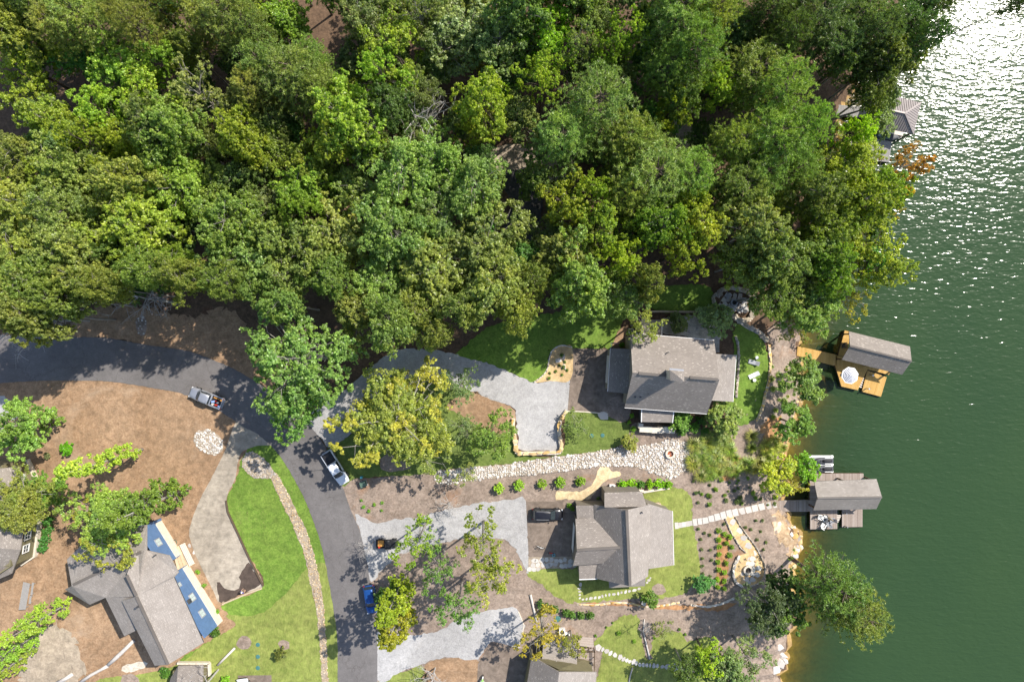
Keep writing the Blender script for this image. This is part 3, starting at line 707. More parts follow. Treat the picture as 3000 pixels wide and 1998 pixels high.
# flat stones of paths and patios, each one a piece
def flag_mesh(seed, n=7):
    rg = random.Random(seed); pts = []
    for k in range(n):
        a = 2 * math.pi * k / n + rg.uniform(-.25, .25); r = rg.uniform(.42, .58)
        pts.append((r * math.cos(a), r * math.sin(a)))
    vs = [(x, y, 1) for x, y in pts] + [(x * 1.05, y * 1.05, 0) for x, y in pts]
    me = mesh('flagstone', vs, [list(range(n))] + [[i, i + n, (i + 1) % n + n, (i + 1) % n] for i in range(n)])
    me.materials.append(MATS['flag_obj']); return me
FLAGS = [flag_mesh(500 + i, 5 + i % 3) for i in range(8)]
SQ = []
for i in range(4):
    rg = random.Random(700 + i); q = [(-.5 + rg.uniform(-.05, .05), -.5 + rg.uniform(-.05, .05)), (.5 + rg.uniform(-.05, .05), -.5), (.5, .5 + rg.uniform(-.05, .05)), (-.5, .5)]
    me = mesh('flagstone', [(x, y, 1) for x, y in q] + [(x, y, 0) for x, y in q], [[0, 1, 2, 3], [0, 4, 5, 1], [1, 5, 6, 2], [2, 6, 7, 3], [3, 7, 4, 0]])
    me.materials.append(MATS['flag_obj']); SQ.append(me)
def flag_path(label, items, kinds=None, cat='stepping stones', thick=.1):
    """items: (px, py, length px, width px, angle deg)"""
    g0 = G(items[len(items) // 2][0], items[len(items) // 2][1])
    root = empty('stone_path', g0, label, cat)
    for i, (x, y, a, b, ang) in enumerate(items):
        p = G(x, y); L = Vector(p) - g0
        me = (kinds or FLAGS)[random.randrange(len(kinds or FLAGS))]
        link('flagstone', me, None, root, (L.x, L.y, L.z + .03), R(ang), (a / 18., b / 18., thick))
    return root
flag_path('curve of pale stepping stones across the lawn below the twin-gabled roof', [(1500+x/3.136, 1498+y/3.136, s/3.136, s2/3.136, a) for x,y,s,s2,a in
  [(628,670,40,28,80),(620,705,38,20,0),(620,732,34,18,0),(622,762,24,16,0),(622,792,26,22,20),(650,805,28,20,10),(684,802,28,22,40),(722,795,42,28,30),(762,790,34,26,40),(800,786,34,24,50),(830,775,22,36,20),(860,766,20,30,30),(893,762,22,34,0),(934,757,40,26,0),(974,750,22,34,0),(1005,741,24,28,0),(1043,735,26,38,-20),(1078,728,30,30,0),(1122,720,46,26,15),(1165,706,34,24,20),(1240,650,26,24,0),(1255,628,36,26,10),(1270,608,20,14,0)]])
flag_path('large grey stepping stones crossing the lower lawns to the shore trees', [(1500+x/3.136, 1498+y/3.136, s/3.136, s2/3.136, a) for x,y,s,s2,a in
  [(790,1245,60,70,0),(832,1262,30,50,-25),(868,1280,52,46,-10),(905,1297,34,52,-25),(944,1313,42,46,0),(992,1332,44,60,-25),(1024,1352,32,48,-30),(1053,1362,34,40,-40),(1080,1374,28,40,-40),(1115,1378,40,62,-20),(1141,1390,26,46,-20),(1172,1402,32,40,0),(1204,1405,28,46,0),(1237,1408,34,42,0),(1268,1408,18,40,0),(1302,1412,32,46,0),(1334,1414,28,46,0),(1380,1420,40,40,0),(1430,1425,60,60,0),(1495,1430,70,66,0),(1560,1445,50,50,0),(1610,1452,44,48,0),(1660,1460,44,48,0)]])
flag_path('straight walk of pale slabs from the lawn to the weathered dock', [(1500+x/3.136, 1498+y/3.136, s/3.136, s2/3.136, a) for x,y,s,s2,a in
  [(1510,127,32,58,5),(1545,123,34,48,5),(1578,118,34,46,5),(1612,112,34,46,6),(1642,106,28,44,6),(1680,98,40,62,8),(1725,90,40,56,8),(1775,80,50,56,9),(1830,65,52,56,12),(1885,48,50,62,14),(1940,34,48,66,14),(1995,20,50,70,14),(2050,8,52,66,14),(2110,-5,56,60,14),(2170,-18,52,60,14),(2230,-32,56,60,12),(2290,-45,56,60,12),(2350,-55,56,60,12),(2405,-62,50,56,10)]], SQ, 'stone walk')
flag_path('large grey flagstones set in the golden path to the round patio', [(1500+x/3.136, 1498+y/3.136, s/3.136, s2/3.136, a) for x,y,s,s2,a in
  [(2025,95,60,64,20),(2085,175,66,60,10),(2125,240,68,56,0),(2165,310,76,56,-30),(2215,380,66,52,-10)]], None, 'stone path')
# crazy paving beside the drive, and the round patio
def crazy(px, step, label, cat, layer_z=.11, s=1.0):
    pts = [G(x, y) for x, y in px]; poly = np.array([[p.x, p.y] for p in pts]); c = poly.mean(0)
    root = empty('paved_patio', (c[0], c[1], gz(*c)), label, cat)
    P = jitter_grid(poly, step, .22)
    for x, y in P:
        link('flagstone', FLAGS[random.randrange(8)], None, root, (x - c[0], y - c[1], layer_z - .06), random.uniform(0, 6.28), (step * s * random.uniform(.92, 1.12), step * s * random.uniform(.9, 1.1), .06))
crazy([(1548,1632),(1690,1629),(1690,1660),(1548,1668)], .75, 'crazy paving of pale flagstones beside the brown drive', 'patio', .13, 1.08)
def disc_px(cx, cy, r, n=20, ry=None): return [(cx + r * math.cos(6.2832 * k / n), cy + (ry or r) * math.sin(6.2832 * k / n)) for k in range(n)]
crazy(disc_px(2184, 1668, 40, 20, 42), .85, 'round patio of pale flagstones near the lake', 'patio', .16, 1.1)
crazy([(2092,880),(2105,862),(2140,850),(2185,868),(2195,890),(2185,915),(2160,925),(2120,915)], .85, 'shaded flagstone patio behind the boulder wall', 'patio', .1, 1.1)
# ------------------------------------------------------------------ trees
def unit(a): return a / (np.linalg.norm(a, axis=-1, keepdims=True) + 1e-9)
def leaf_mesh(name, C, N, S, rg, aspect=.6):
    """one diamond leaf spray per centre"""
    t = unit(np.cross(N, unit(rg.normal(size=N.shape)))); b = np.cross(N, t)
    S = S[:, None]
    V = np.stack([C + t * S, C + b * S * aspect, C - t * S, C - b * S * aspect], 1)
    V[:, 0] -= N * S * .35; V[:, 2] -= N * S * .35
    q = np.arange(len(C) * 4).reshape(-1, 4)
    return mesh_np(name, V.reshape(-1, 3), q)
def lobes_to_leaves(Lc, Lr, nsub, nleaf, leaf, rg, flatten=.7, up=.55, sub=.27):
    C, N, S = [], [], []
    for c, r in zip(Lc, Lr):
        k = max(2, int(nsub * rg.uniform(.7, 1.3)))
        d = unit(rg.normal(size=(k, 3)) + [0, 0, .45]); sc = c + d * r * rg.uniform(.45, 1.0, (k, 1)) * [1, 1, flatten]
        sr = r * sub * rg.uniform(.7, 1.35, k)
        for q, s in zip(sc, sr):
            m = max(3, int(nleaf * rg.uniform(.6, 1.4)))
            e = unit(rg.normal(size=(m, 3)) + [0, 0, .35])
            p = q + e * s * rg.uniform(.35, 1.0, (m, 1)) * [1, 1, .65]
            C.append(p); N.append(unit(e * .6 + [0, 0, up] + rg.normal(size=(m, 3)) * .38)); S.append(leaf * rg.uniform(.65, 1.35, m))
    return np.vstack(C), np.vstack(N), np.concatenate(S)
def limb(b, p, q, r0, r1, rg, seg=3, sag=.12, n=5):
    p, q = np.array(p, float), np.array(q, float); L = np.linalg.norm(q - p); pts = [p]
    for i in range(1, seg):
        t = i / seg; pts.append(p + (q - p) * t + np.array([rg.normal() * .05, rg.normal() * .05, sag * math.sin(t * 3.14)]) * L)
    pts.append(q)
    b.tube(pts, [r0 + (r1 - r0) * i / seg for i in range(seg + 1)], n, False)
    return pts
def trunk_mesh(name, rg, Ht, r0, Lc, fork, mat, frac=1.0, thin=1.0, twigs=0, bend=.25):
    b = B()
    a = rg.uniform(0, 6.28); top = np.array([bend * math.cos(a), bend * math.sin(a), Ht])
    base = np.array([0, 0, -.4])
    spine = [base, np.array([rg.normal() * .08, rg.normal() * .08, fork * .5]), np.array([top[0] * .5, top[1] * .5, fork]), np.array([top[0] * .8, top[1] * .8, (fork + Ht) / 2]), top]
    b.tube(spine, [r0 * 1.25, r0, r0 * .8, r0 * .5, r0 * .12], 8)
    for c in Lc:
        if rg.uniform() > frac: continue
        z0 = max(fork * .75, min(c[2] - .25 * np.hypot(c[0], c[1]) - .6, Ht * .93)); t = np.clip((z0 - fork) / max(.1, Ht - fork), 0, 1)
        s = np.array([top[0] * (.4 + .5 * t), top[1] * (.4 + .5 * t), z0])
        pts = limb(b, s, c, r0 * .32 * thin * (1 - .5 * t), r0 * .06, rg)
        for _ in range(twigs):
            e = np.array(pts[-2]) + unit(rg.normal(size=3) + np.array([0, 0, .4])) * rg.uniform(.6, 1.5)
            limb(b, pts[-2], e, r0 * .09, r0 * .03, rg, 2, .05, 4)
    me = bpy.data.meshes.new(name); me.from_pydata([tuple(v) for v in b.v], [], b.f); me.update()
    me.polygons.foreach_set('use_smooth', [True] * len(me.polygons)); me.materials.append(MATS[mat])
    return me
def proto_broad(seed, nl=60, Rr=5.0, zc=11.6, hz=4.6, nsub=15, nleaf=27, leaf=.135, lob=.27, lo=-.35, twigs=1, up=.55, bark='bark_grey', Ht=15.5, fork=6.0, irr=.22, elong=1.0):
    rg = np.random.default_rng(seed)
    u = rg.uniform(lo, 1, nl); ph = rg.uniform(0, 6.28, nl) ; s = np.sqrt(1 - u * u)
    f = rg.uniform(.62, 1.0, nl); f[: nl // 6] *= .55
    w = 1 + irr * np.sin(2 * ph + rg.uniform(0, 6.28)) * .7 + irr * np.sin(3 * ph + rg.uniform(0, 6.28)) * .8 + irr * .6 * np.sin(5 * ph + rg.uniform(0, 6.28))
    Lc = np.column_stack([Rr * s * np.cos(ph) * f * w, Rr * s * np.sin(ph) * f * w * elong, zc + hz * u * f])
    Lr = Rr * lob * rg.uniform(.65, 1.3, nl)
    C, N, S = lobes_to_leaves(Lc, Lr, nsub, nleaf, leaf, rg, up=up)
    cm = leaf_mesh('crown', C, N, S, rg); cm.materials.append(MATS['leaf'])
    return trunk_mesh('trunk', rg, Ht, .26, Lc, fork, bark, .75, 1, twigs), cm
def proto_column(seed, Ht=17., Rr=1.9, nl=75, z0=.12, bark='bark_grey', leaf=.13, nleaf=48, bulge=1.0):
    rg = np.random.default_rng(seed); t = rg.uniform(z0, 1, nl); ph = rg.uniform(0, 6.28, nl)
    prof = (.55 + .6 * np.sin(t * 3.0) * bulge) * (1 - .35 * t)
    f = np.sqrt(rg.uniform(.05, 1, nl)) * prof
    Lc = np.column_stack([Rr * f * np.cos(ph), Rr * f * np.sin(ph), t * Ht]); Lr = .72 * rg.uniform(.6, 1.3, nl)
    C, N, S = lobes_to_leaves(Lc, Lr, 12, nleaf // 2, leaf, rg)
    cm = leaf_mesh('crown', C, N, S, rg); cm.materials.append(MATS['leaf'])
    return trunk_mesh('trunk', rg, Ht * .97, .24, Lc, Ht * .15, bark, .5, .5, 0), cm
def proto_pine(seed, Ht=20., Rr=4.6, nb=62, z0=.5, ntip=12, nt=2, needle=.36):
    rg = np.random.default_rng(seed); b = B()
    bend = rg.normal(size=2) * .5
    sp = lambda z: np.array([bend[0] * (z / Ht) ** 2, bend[1] * (z / Ht) ** 2, z])
    b.tube([sp(z) - np.array([0, 0, .4 if z == 0 else 0]) for z in (0, Ht * .25, Ht * .5, Ht * .75, Ht * .98)], [.34, .27, .21, .13, .04], 8)
    tips, dirs = [], []
    for i in range(nb):
        t = (i + rg.uniform(0, .8)) / nb; z = Ht * (z0 + (1 - z0) * t * .97)
        L = Rr * (1 - .12 * t) * math.sqrt(max(.05, 1 - (t * .93) ** 3.0)) * rg.uniform(.62, 1.08); a = i * 2.39996 + rg.normal() * .25
        o = sp(z); e = o + np.array([L * math.cos(a), L * math.sin(a), L * (.02 + .42 * t) + .15])
        pts = limb(b, o, e, .075, .02, rg, 3, .06, 4)
        for j in range(ntip):
            q = rg.uniform(.38, 1.0); p = o + (e - o) * q + np.array([0, 0, .1 * L])
            sd_ = unit(np.array([-math.sin(a), math.cos(a), rg.normal() * .3])) * rg.normal() * .34 * L * (.35 + .55 * (1 - abs(q - .68)))
            d = unit((e - o) * .6 / L + sd_ / (L + .1) + np.array([0, 0, .55])); c = p + sd_ + np.array([0, 0, .1 + .2 * rg.uniform()])
            for k in range(nt):
                tips.append(c + rg.normal(size=3) * .2); dirs.append(unit(d + rg.normal(size=3) * .35))
    T = np.array(tips); D = np.array(dirs); m = 21
    n = len(T); dd = unit(np.repeat(D, m, 0) * .55 + rg.normal(size=(n * m, 3)) * .75); o = np.repeat(T, m, 0)
    L = needle * rg.uniform(.6, 1.25, (n * m, 1)); sd2 = unit(np.cross(dd, rg.normal(size=dd.shape))) * .042
    V = np.stack([o - sd2, o + sd2, o + dd * L], 1).reshape(-1, 3)
    cm = mesh_np('crown', V, np.arange(len(V)).reshape(-1, 3)); cm.materials.append(MATS['needle'])
    tm = bpy.data.meshes.new('trunk'); tm.from_pydata([tuple(v) for v in b.v], [], b.f); tm.update(); tm.materials.append(MATS['bark_brown'])
    tm.polygons.foreach_set('use_smooth', [True] * len(tm.polygons))
    return tm, cm
def proto_bare(seed, Ht=9., nb=16, spread=.9, mat='bark_dead'):
    rg = np.random.default_rng(seed); b = B()
    b.tube([(0, 0, -.3), (.1, .05, Ht * .4), (.25, -.1, Ht * .75), (.3, .1, Ht)], [.17, .13, .08, .02], 6)
    for i in range(nb):
        z = Ht * rg.uniform(.3, .95); a = rg.uniform(0, 6.28); L = Ht * .38 * rg.uniform(.5, 1.1) * spread
        e = np.array([L * math.cos(a), L * math.sin(a), z + L * rg.uniform(.15, .6)])
        pts = limb(b, (.15, 0, z), e, .07, .02, rg, 3, .08, 4)
        for _ in range(6):
            k = rg.integers(1, 4); s = np.array(pts[k]); e2 = s + unit((e - s) * .5 + rg.normal(size=3) * .8) * L * rg.uniform(.2, .5)
            p2 = limb(b, s, e2, .03, .012, rg, 2, .05, 3)
            for _ in range(2): limb(b, p2[1], np.array(p2[1]) + rg.normal(size=3) * L * .16, .015, .008, rg, 1, 0, 3)
    me = bpy.data.meshes.new('trunk'); me.from_pydata([tuple(v) for v in b.v], [], b.f); me.update(); me.materials.append(MATS[mat])
    return me
def proto_shrub(seed, n=1500, leaf=.11, up=.4, squash=.85, lumps=9):
    rg = np.random.default_rng(seed)
    Lc = unit(rg.normal(size=(lumps, 3)) + [0, 0, .3]) * .48 * [1, 1, squash] + [0, 0, .72 * squash]; Lc = np.vstack([Lc, [[0, 0, .75 * squash]]])
    C, N, S = lobes_to_leaves(Lc, np.full(len(Lc), .46), 8, n / len(Lc) / 8, leaf, rg, .9, up)
    cm = leaf_mesh('foliage', C, N, S, rg); cm.materials.append(MATS['leaf'])
    b = B()
    for c in Lc: b.tube([(0, 0, -.1), tuple(c * [.4, .4, .5]), tuple(c)], [.05, .03, .01], 4, False)
    tm = bpy.data.meshes.new('stem'); tm.from_pydata([tuple(v) for v in b.v], [], b.f); tm.update(); tm.materials.append(MATS['bark_brown'])
    return tm, cm
def proto_grass(seed, n=170):
    rg = np.random.default_rng(seed); a = rg.uniform(0, 6.28, n); L = rg.uniform(.6, 1.15, n); r0 = rg.uniform(0, .25, (n, 1))
    d = np.column_stack([np.cos(a), np.sin(a), np.zeros(n)]); sdv = np.column_stack([-np.sin(a), np.cos(a), np.zeros(n)]) * .028
    p0 = d * r0; p1 = p0 + d * L[:, None] * .38 + np.column_stack([np.zeros(n), np.zeros(n), L * .75]); p2 = p0 + d * L[:, None] * .95 + np.column_stack([np.zeros(n), np.zeros(n), L * .62])
    V = np.stack([p0 - sdv, p0 + sdv, p1 + sdv, p1 - sdv, p2], 1).reshape(-1, 3); i = np.arange(n)[:, None] * 5
    me = mesh('foliage', V, [[*q] for q in (i + [0, 1, 2, 3])] + [[*q] for q in (i + [3, 2, 4])]); me.materials.append(MATS['leaf'])
    return me

P_OAK = [proto_broad(21 + i, nl=62 + 6 * i, leaf=.11 + .013 * i, irr=.18 + .03 * i, elong=.86 + .06 * i, hz=4.2 + .25 * i) for i in range(6)]
P_MAP = [proto_broad(41 + i, nl=52, Rr=5.0, hz=5.6, zc=11.0, lob=.24, nsub=13, nleaf=28, leaf=.13, lo=-.6, irr=.26, twigs=0, up=.45, bark='bark_brown') for i in range(3)]
P_SPA = [proto_broad(61 + i, nl=34, Rr=5.0, zc=11.2, hz=4.2, lob=.22, nsub=13, nleaf=22, leaf=.125, twigs=2, irr=.3, lo=-.5) for i in range(3)]
P_BIG = [proto_broad(71, nl=92, Rr=6.2, zc=11.2, hz=4.8, lob=.185, nsub=14, nleaf=22, leaf=.14, twigs=1, irr=.24)]
P_PIN = [proto_pine(81 + i) for i in range(3)]
P_COL = [proto_column(91), proto_column(92, nl=95, Rr=2.5, bulge=1.2)]
P_SML = [proto_broad(95 + i, nl=30, Rr=5.0, zc=10.5, hz=5.0, lob=.34, nsub=18, nleaf=32, leaf=.19, lo=-.6, irr=.2, twigs=0, fork=4.0, bark='bark_brown') for i in range(2)]
P_ORN = [proto_broad(98 + i, nl=44, Rr=5.0, zc=9.5, hz=6.5, lob=.34, nsub=9, nleaf=52, leaf=.24, lo=-.8, irr=.12, twigs=0, fork=3.0, bark='bark_brown') for i in range(2)]
P_DEAD = [proto_bare(101), proto_bare(102, spread=1.2), proto_bare(103, spread=1.0)]
P_SHR = [proto_shrub(111 + i) for i in range(3)]
P_GRA = [proto_grass(121), proto_grass(122)]
KIND = {  # prototypes, nominal height, nominal radius, crown mid height share, colour, label, group
 'oak': (P_OAK, 16.5, 5.2, .70, (.117, .148, .037), 'dull olive-green broadleaf tree in the dense wood', 'olive broadleaf trees of the wood'),
 'gre': (P_OAK + P_MAP, 16.5, 5.2, .70, (.126, .165, .023), 'fresh green broadleaf tree in the dense wood', 'fresh green broadleaf trees of the wood'),
 'yel': (P_MAP, 17.0, 5.2, .66, (.14, .178, .022), 'yellow-green broadleaf tree turning colour in the wood', 'yellow-green trees of the wood'),
 'lim': (P_MAP, 17.0, 5.2, .66, (.155, .225, .018), 'bright lime-green broadleaf tree in the wood', 'lime-green trees of the wood'),
 'drk': (P_OAK, 16.5, 5.2, .70, (.075, .10, .026), 'dark green broadleaf tree at the shaded edge of the wood', 'dark broadleaf trees of the wood'),
 'sil': (P_SPA + P_OAK, 16.5, 5.2, .70, (.108, .137, .046), 'grey-green fine-leaved tree in the wood', 'grey-green trees of the wood'),
 'pin': (P_PIN, 20.0, 4.9, .76, (.12, .155, .034), 'soft-needled green pine in the wood', 'pines of the wood'),
 'pid': (P_PIN, 20.0, 4.9, .76, (.065, .10, .03), 'dark needled pine beside the lake', 'dark pines by the lake'),
 'pio': (P_PIN, 20.0, 4.9, .76, (.12, .145, .036), 'olive-tinged pine in the wood', 'olive pines of the wood'),
}
TREE_N = [0]
def plant(px, py, rpx, h, protos, nomh, nomr, mid, col, label, group=None, name='broadleaf_tree', base=None, rz=None, cat='tree', jit=.16, sx=1.0):
    """a tree whose crown middle is seen at (px, py); rpx crown radius as seen; or base=True: the foot is at that pixel"""
    TREE_N[0] += 1; rg = random.Random(TREE_N[0] * 17 + 3); lean = 0.0
    if base: g = G(px, py); R_ = rpx / F * H
    else:
        zm = mid * h
        p = W(px, py, zm); zz = gz(p.x, p.y); p = W(px, py, zm + zz); g = Vector((p.x, p.y, zz)); R_ = rpx / F * (H - zm)
        if g.x > shore_x(g.y) - 1.0:  # no tree stands in the lake: the foot is on the bank, the crown leans out
            lean = g.x - (float(shore_x(g.y)) - 1.5); g.x -= lean; g.z = gz(g.x, g.y)
    tm, cm = protos[rg.randrange(len(protos))]
    root = empty(name, g, label, cat, group, rz=rg.uniform(0, 6.28) if rz is None else rz)
    s = R_ / nomr; root.scale = (s * sx, s, h / nomh)
    if lean:
        ax_ = Vector((min(lean, .75 * mid * h), 0, mid * h)); q_ = Vector((0, 0, 1)).rotation_difference(ax_)
        root.rotation_euler = (q_.to_matrix() @ Matrix.Rotation(root.rotation_euler.z, 3, 'Z')).to_euler()
    tr = link('trunk', tm, None, root); cr = link('crown', cm, None, root)
    k = 1 + rg.uniform(-jit, jit); k *= 2.4; cr.color = (col[0] * k * (1 + rg.uniform(-jit, jit)), col[1] * k, col[2] * k * (1 + rg.uniform(-jit, jit)), 1)
    return root
def place_of(x, y):
    if x >= 1850: return 'at the wooded lake shore'
    if (x - 1200) ** 2 + (y - 440) ** 2 < 150 ** 2: return 'beside the dark paved clearing in the wood'
    if (x - 760) ** 2 + (y - 130) ** 2 < 140 ** 2: return 'beside the pale lane through the wood'
    if y > 600 and x < 640: return 'overhanging the shaded road'
    if y > 600 and x < 1500: return 'above the upper lawn and gravel drive'
    if x > 1480 and y > 480: return 'behind the large chimneyed house'
    if x < 330: return 'in the wood above the straw yard'
    if x > 1400: return 'in the pine-rich part of the wood'
    return 'in the middle of the wood'
def wood(kind, items, hs=(15.5, 23.5)):
    pr, nh, nr, mid, col, lab, grp = KIND[kind]
    for it in items:
        x, y, r = it[:3]; h = it[3] if len(it) > 3 else random.uniform(*hs)
        if kind == 'oak': r *= .93
        lb = lab.split(' in the')[0].split(' turning')[0].split(' at the')[0].split(' beside')[0]
        lb = ('broad-crowned ' if r >= 78 else 'slim-crowned ' if r <= 56 else '') + lb + ' ' + place_of(x, y)
        plant(x * 1.2744, y * 1.2744, r * 1.2744, h, pr, nh, nr, mid, col, lb, lb + 's', 'pine_tree' if kind[:2] == 'pi' else 'broadleaf_tree')
wood('oak', [(20,70,62),(170,405,62),(60,365,62),(400,310,78),(385,375,58),(300,425,62),(60,470,80),(150,480,78),(55,570,88),(170,575,80),(100,650,88,24),(225,645,62,23),(35,700,70,25),(95,725,62,25),(160,690,60,24),(350,625,58,26),(430,640,56,26),(250,662,48,26),(520,650,56,25),
 (930,395,92),(1005,375,78),(1090,430,85),(850,440,82),(1020,500,95),(905,530,88),(1120,560,88),(790,545,78),(720,585,68),(1000,630,100),(880,650,92),(1140,660,84),(960,715,78),(900,748,66),(825,722,58),(1010,765,44),(660,700,52),(1185,715,58),(1075,705,58),
 (540,520,78),(565,600,84),(600,660,60),(660,640,66),(1300,590,66),(1330,655,76),(1420,680,74),(1485,645,40),(1730,530,78),(1780,590,78),(1700,605,58),(1820,640,78),(1765,680,62),(1850,705,66),(640,560,60),(760,640,60),(510,430,52),(240,500,55),(1870,590,60),(1230,640,50)])
wood('gre', [(660,70,58),(390,140,58),(130,285,52),(205,330,52),(110,410,50),(330,520,76),(420,440,80),(350,590,66),(410,610,50),(700,430,58),(720,385,50),(800,285,74),(770,330,55),(620,350,60),(560,320,50),(1520,510,66),(1900,520,74),(1950,385,66),(2000,565,74),(2035,625,58),(1960,470,66),(2000,445,56),(690,480,50),(1580,470,50),(1900,620,55)])
wood('yel', [(60,150,84),(290,175,88),(350,220,66),(255,265,66),(300,330,56),(900,115,84),(880,180,60),(1440,85,48),(1400,120,42),(1110,240,72),(1090,290,56),(1310,470,66),(1375,530,74),(1420,600,54),(1600,520,72),(1570,575,55),(1540,255,42),(1640,205,54),(1360,440,46),(1250,185,56)])
wood('lim', [(1265,95,74),(1130,220,50),(1960,310,46),(1280,60,40)])
wood('sil', [(460,215,68),(1080,80,84),(1020,110,70),(1150,110,66),(840,45,66),(1000,40,58),(1190,30,58),(1370,45,48),(960,30,50),(150,330,56),(240,390,50),(1330,100,40),(360,290,46)])
wood('drk', [(40,30,60),(900,255,56),(960,215,58),(440,120,44),(2000,215,54),(2060,120,58),(560,420,56),(1870,450,58),(1690,440,52),(480,330,48),(1560,230,46),(260,590,46),(2010,150,60),(640,300,46),(850,350,44),(1240,420,44),(1940,150,56)])
wood('pin', [(1560,60,100),(1605,120,84),(1520,165,66),(1370,255,104),(1300,320,82),(1430,320,80),(1500,400,104),(1440,440,76),(1580,400,74),(1730,170,92),(1795,210,80),(1785,320,96),(1690,330,70),(1850,300,62),(1480,340,76),(1700,440,78),(1830,400,70),(1740,420,70)], (19, 24))
wood('pio', [(200,45,84),(320,60,62),(150,75,62),(540,55,84),(620,150,72),(680,190,92),(740,210,62),(590,215,60),(480,60,62),(720,150,54),(590,80,60)], (19, 24))
wood('pid', [(1760,30,62),(1860,40,92),(1955,40,78),(1900,100,72),(2080,50,76),(2130,20,60),(1800,90,56),(2000,90,62),(2110,100,46)], (18, 22))

wood('pio', [(60,-15,62),(330,-10,66),(450,-25,60)], (19, 23)); wood('oak', [(760,-30,60),(860,-15,64),(1090,-10,62),(1320,-20,60)]); wood('pin', [(1560,-25,80),(1680,-15,70),(1640,40,60),(1820,-20,70)], (20, 24)); wood('gre', [(560,-20,58),(1240,-10,52)])
# the lower storey that fills the gaps between the tall trees
GAPS = [(740,90,52),(1190,400,70),(1230,480,48),(830,250,36),(1575,180,34),(425,40,40),(1890,180,44),(1680,450,34),(860,330,30),(1265,385,40),(1480,700,60),(1820,270,25)]
UND = [('gre', (.075, .14, .03), 'low fresh-green tree under the tall crowns of the wood'), ('oak', (.095, .125, .045), 'low olive tree under the tall crowns of the wood'), ('drk', (.05, .09, .022), 'low dark tree under the tall crowns of the wood'), ('yel', (.15, .18, .03), 'low yellow-green tree under the tall crowns of the wood')]
rgu = random.Random(5)
for j in range(-1, 7):
    for i in range(0, 22):
        x = (i + rgu.uniform(.1, .9)) * 98; y = (j + rgu.uniform(.1, .9)) * 98
        if x > 2080 - max(0, y) * .12 or y > 640 - max(0, x - 1000) * .06 or (x > 1560 and y > 560) or any((x - a) ** 2 + (y - b) ** 2 < r * r for a, b, r in GAPS): continue
        kd, col, lab = UND[rgu.choice([0, 0, 1, 1, 1, 2, 3])]; pr = KIND[kd]
        plant(x * 1.2744, y * 1.2744, rgu.uniform(40, 58) * 1.2744, rgu.uniform(9, 14) if j >= 0 else rgu.uniform(15, 20), pr[0], pr[1], pr[2], pr[3], col, lab.replace('under the tall crowns of the wood', 'under the tall crowns ' + place_of(x, y)), lab.replace(' tree under the tall crowns of the wood', ' lower storey ' + place_of(x, y)), 'understory_tree')

# trees that stand apart: foot or crown given by itself
OAKC, GREC, YELC = (.118, .148, .048), (.088, .165, .03), (.19, .19, .02)
def single(px, py, r, h, protos, col, label, name='broadleaf_tree', nom=(16.5, 5.2, .70), **kw):
    return plant(px, py, r, h, protos, *nom, col, label, None, name, **kw)
single(875, 1055, 172, 21, P_BIG, (.108, .143, .032), 'big green broadleaf tree overhanging the bend of the road', nom=(16.5, 6.6, .70), rz=2.2)
single(860, 1185, 92, 16, P_MAP, (.10, .15, .033), 'lower green tree with bare limbs reaching over the road bend')
single(1175, 1222, 165, 15, P_SPA, (.14, .155, .03), 'wide thin yellow-leaved tree over the lawn and gravel drive', rz=.6)
single(1165, 1215, 130, 14, P_OAK[2:3], (.125, .15, .03), 'denser yellow-green tree below the gravel drive')
single(1110, 1255, 100, 13, P_SPA, (.15, .155, .028), 'thin yellow tree beside the gravel drive')
single(1235, 1320, 78, 10, P_SPA, (.13, .15, .035), 'low olive tree at the edge of the lawn above the white stones')
single(1345, 1130, 62, 11, P_SPA + P_OAK[:1], (.10, .14, .05), 'small olive tree leaning over the gravel drive')
single(1357, 1250, 44, 9, P_SPA, (.13, .16, .07), 'slim grey-green tree on the lawn by the straw bed')
single(1440, 1290, 72, 11, P_MAP, (.10, .145, .03), 'green tree beside the straw bed and white stones')
single(1368, 1390, 34, 8, P_SPA, (.13, .16, .06), 'small pale tree at the edge of the white stones')
single(1225, 1585, 72, 18, P_SPA, (.16, .20, .025), 'open yellow-green tree above the black utility vehicle', rz=1.0)
single(1285, 1668, 64, 17, P_SPA, (.10, .16, .035), 'open green tree in the bed between two gravel drives')
single(1408, 1590, 82, 17, P_SPA, (.14, .175, .03), 'open green tree with yellow tips in the mulch island')
single(1440, 1690, 72, 17, P_SPA, (.15, .18, .03), 'thin yellow-green tree by the lower gravel drive')
single(1340, 1775, 68, 16, P_SPA, (.09, .14, .035), 'thin dark green tree over the lower gravel drive')
single(1185, 1690, 46, 18, P_COL[1:], (.16, .185, .018), 'tall yellow columnar tree beside the blue car', nom=(17, 2.9, .5), base=True)
single(1190, 1755, 40, 17, P_COL[1:], (.175, .185, .018), 'yellow narrow tree at the mouth of the lower gravel drive', nom=(17, 2.5, .5), base=True)
single(1140, 1745, 40, 5, P_SML, (.05, .095, .02), 'dark bushy tree close to the blue car')
single(1590, 1850, 72, 12, P_SPA, (.19, .185, .025), 'yellow-leaved tree over the olive-walled house')
single(1680, 1890, 40, 8, P_SPA, (.18, .175, .03), 'thin yellow tree beside the railed deck')
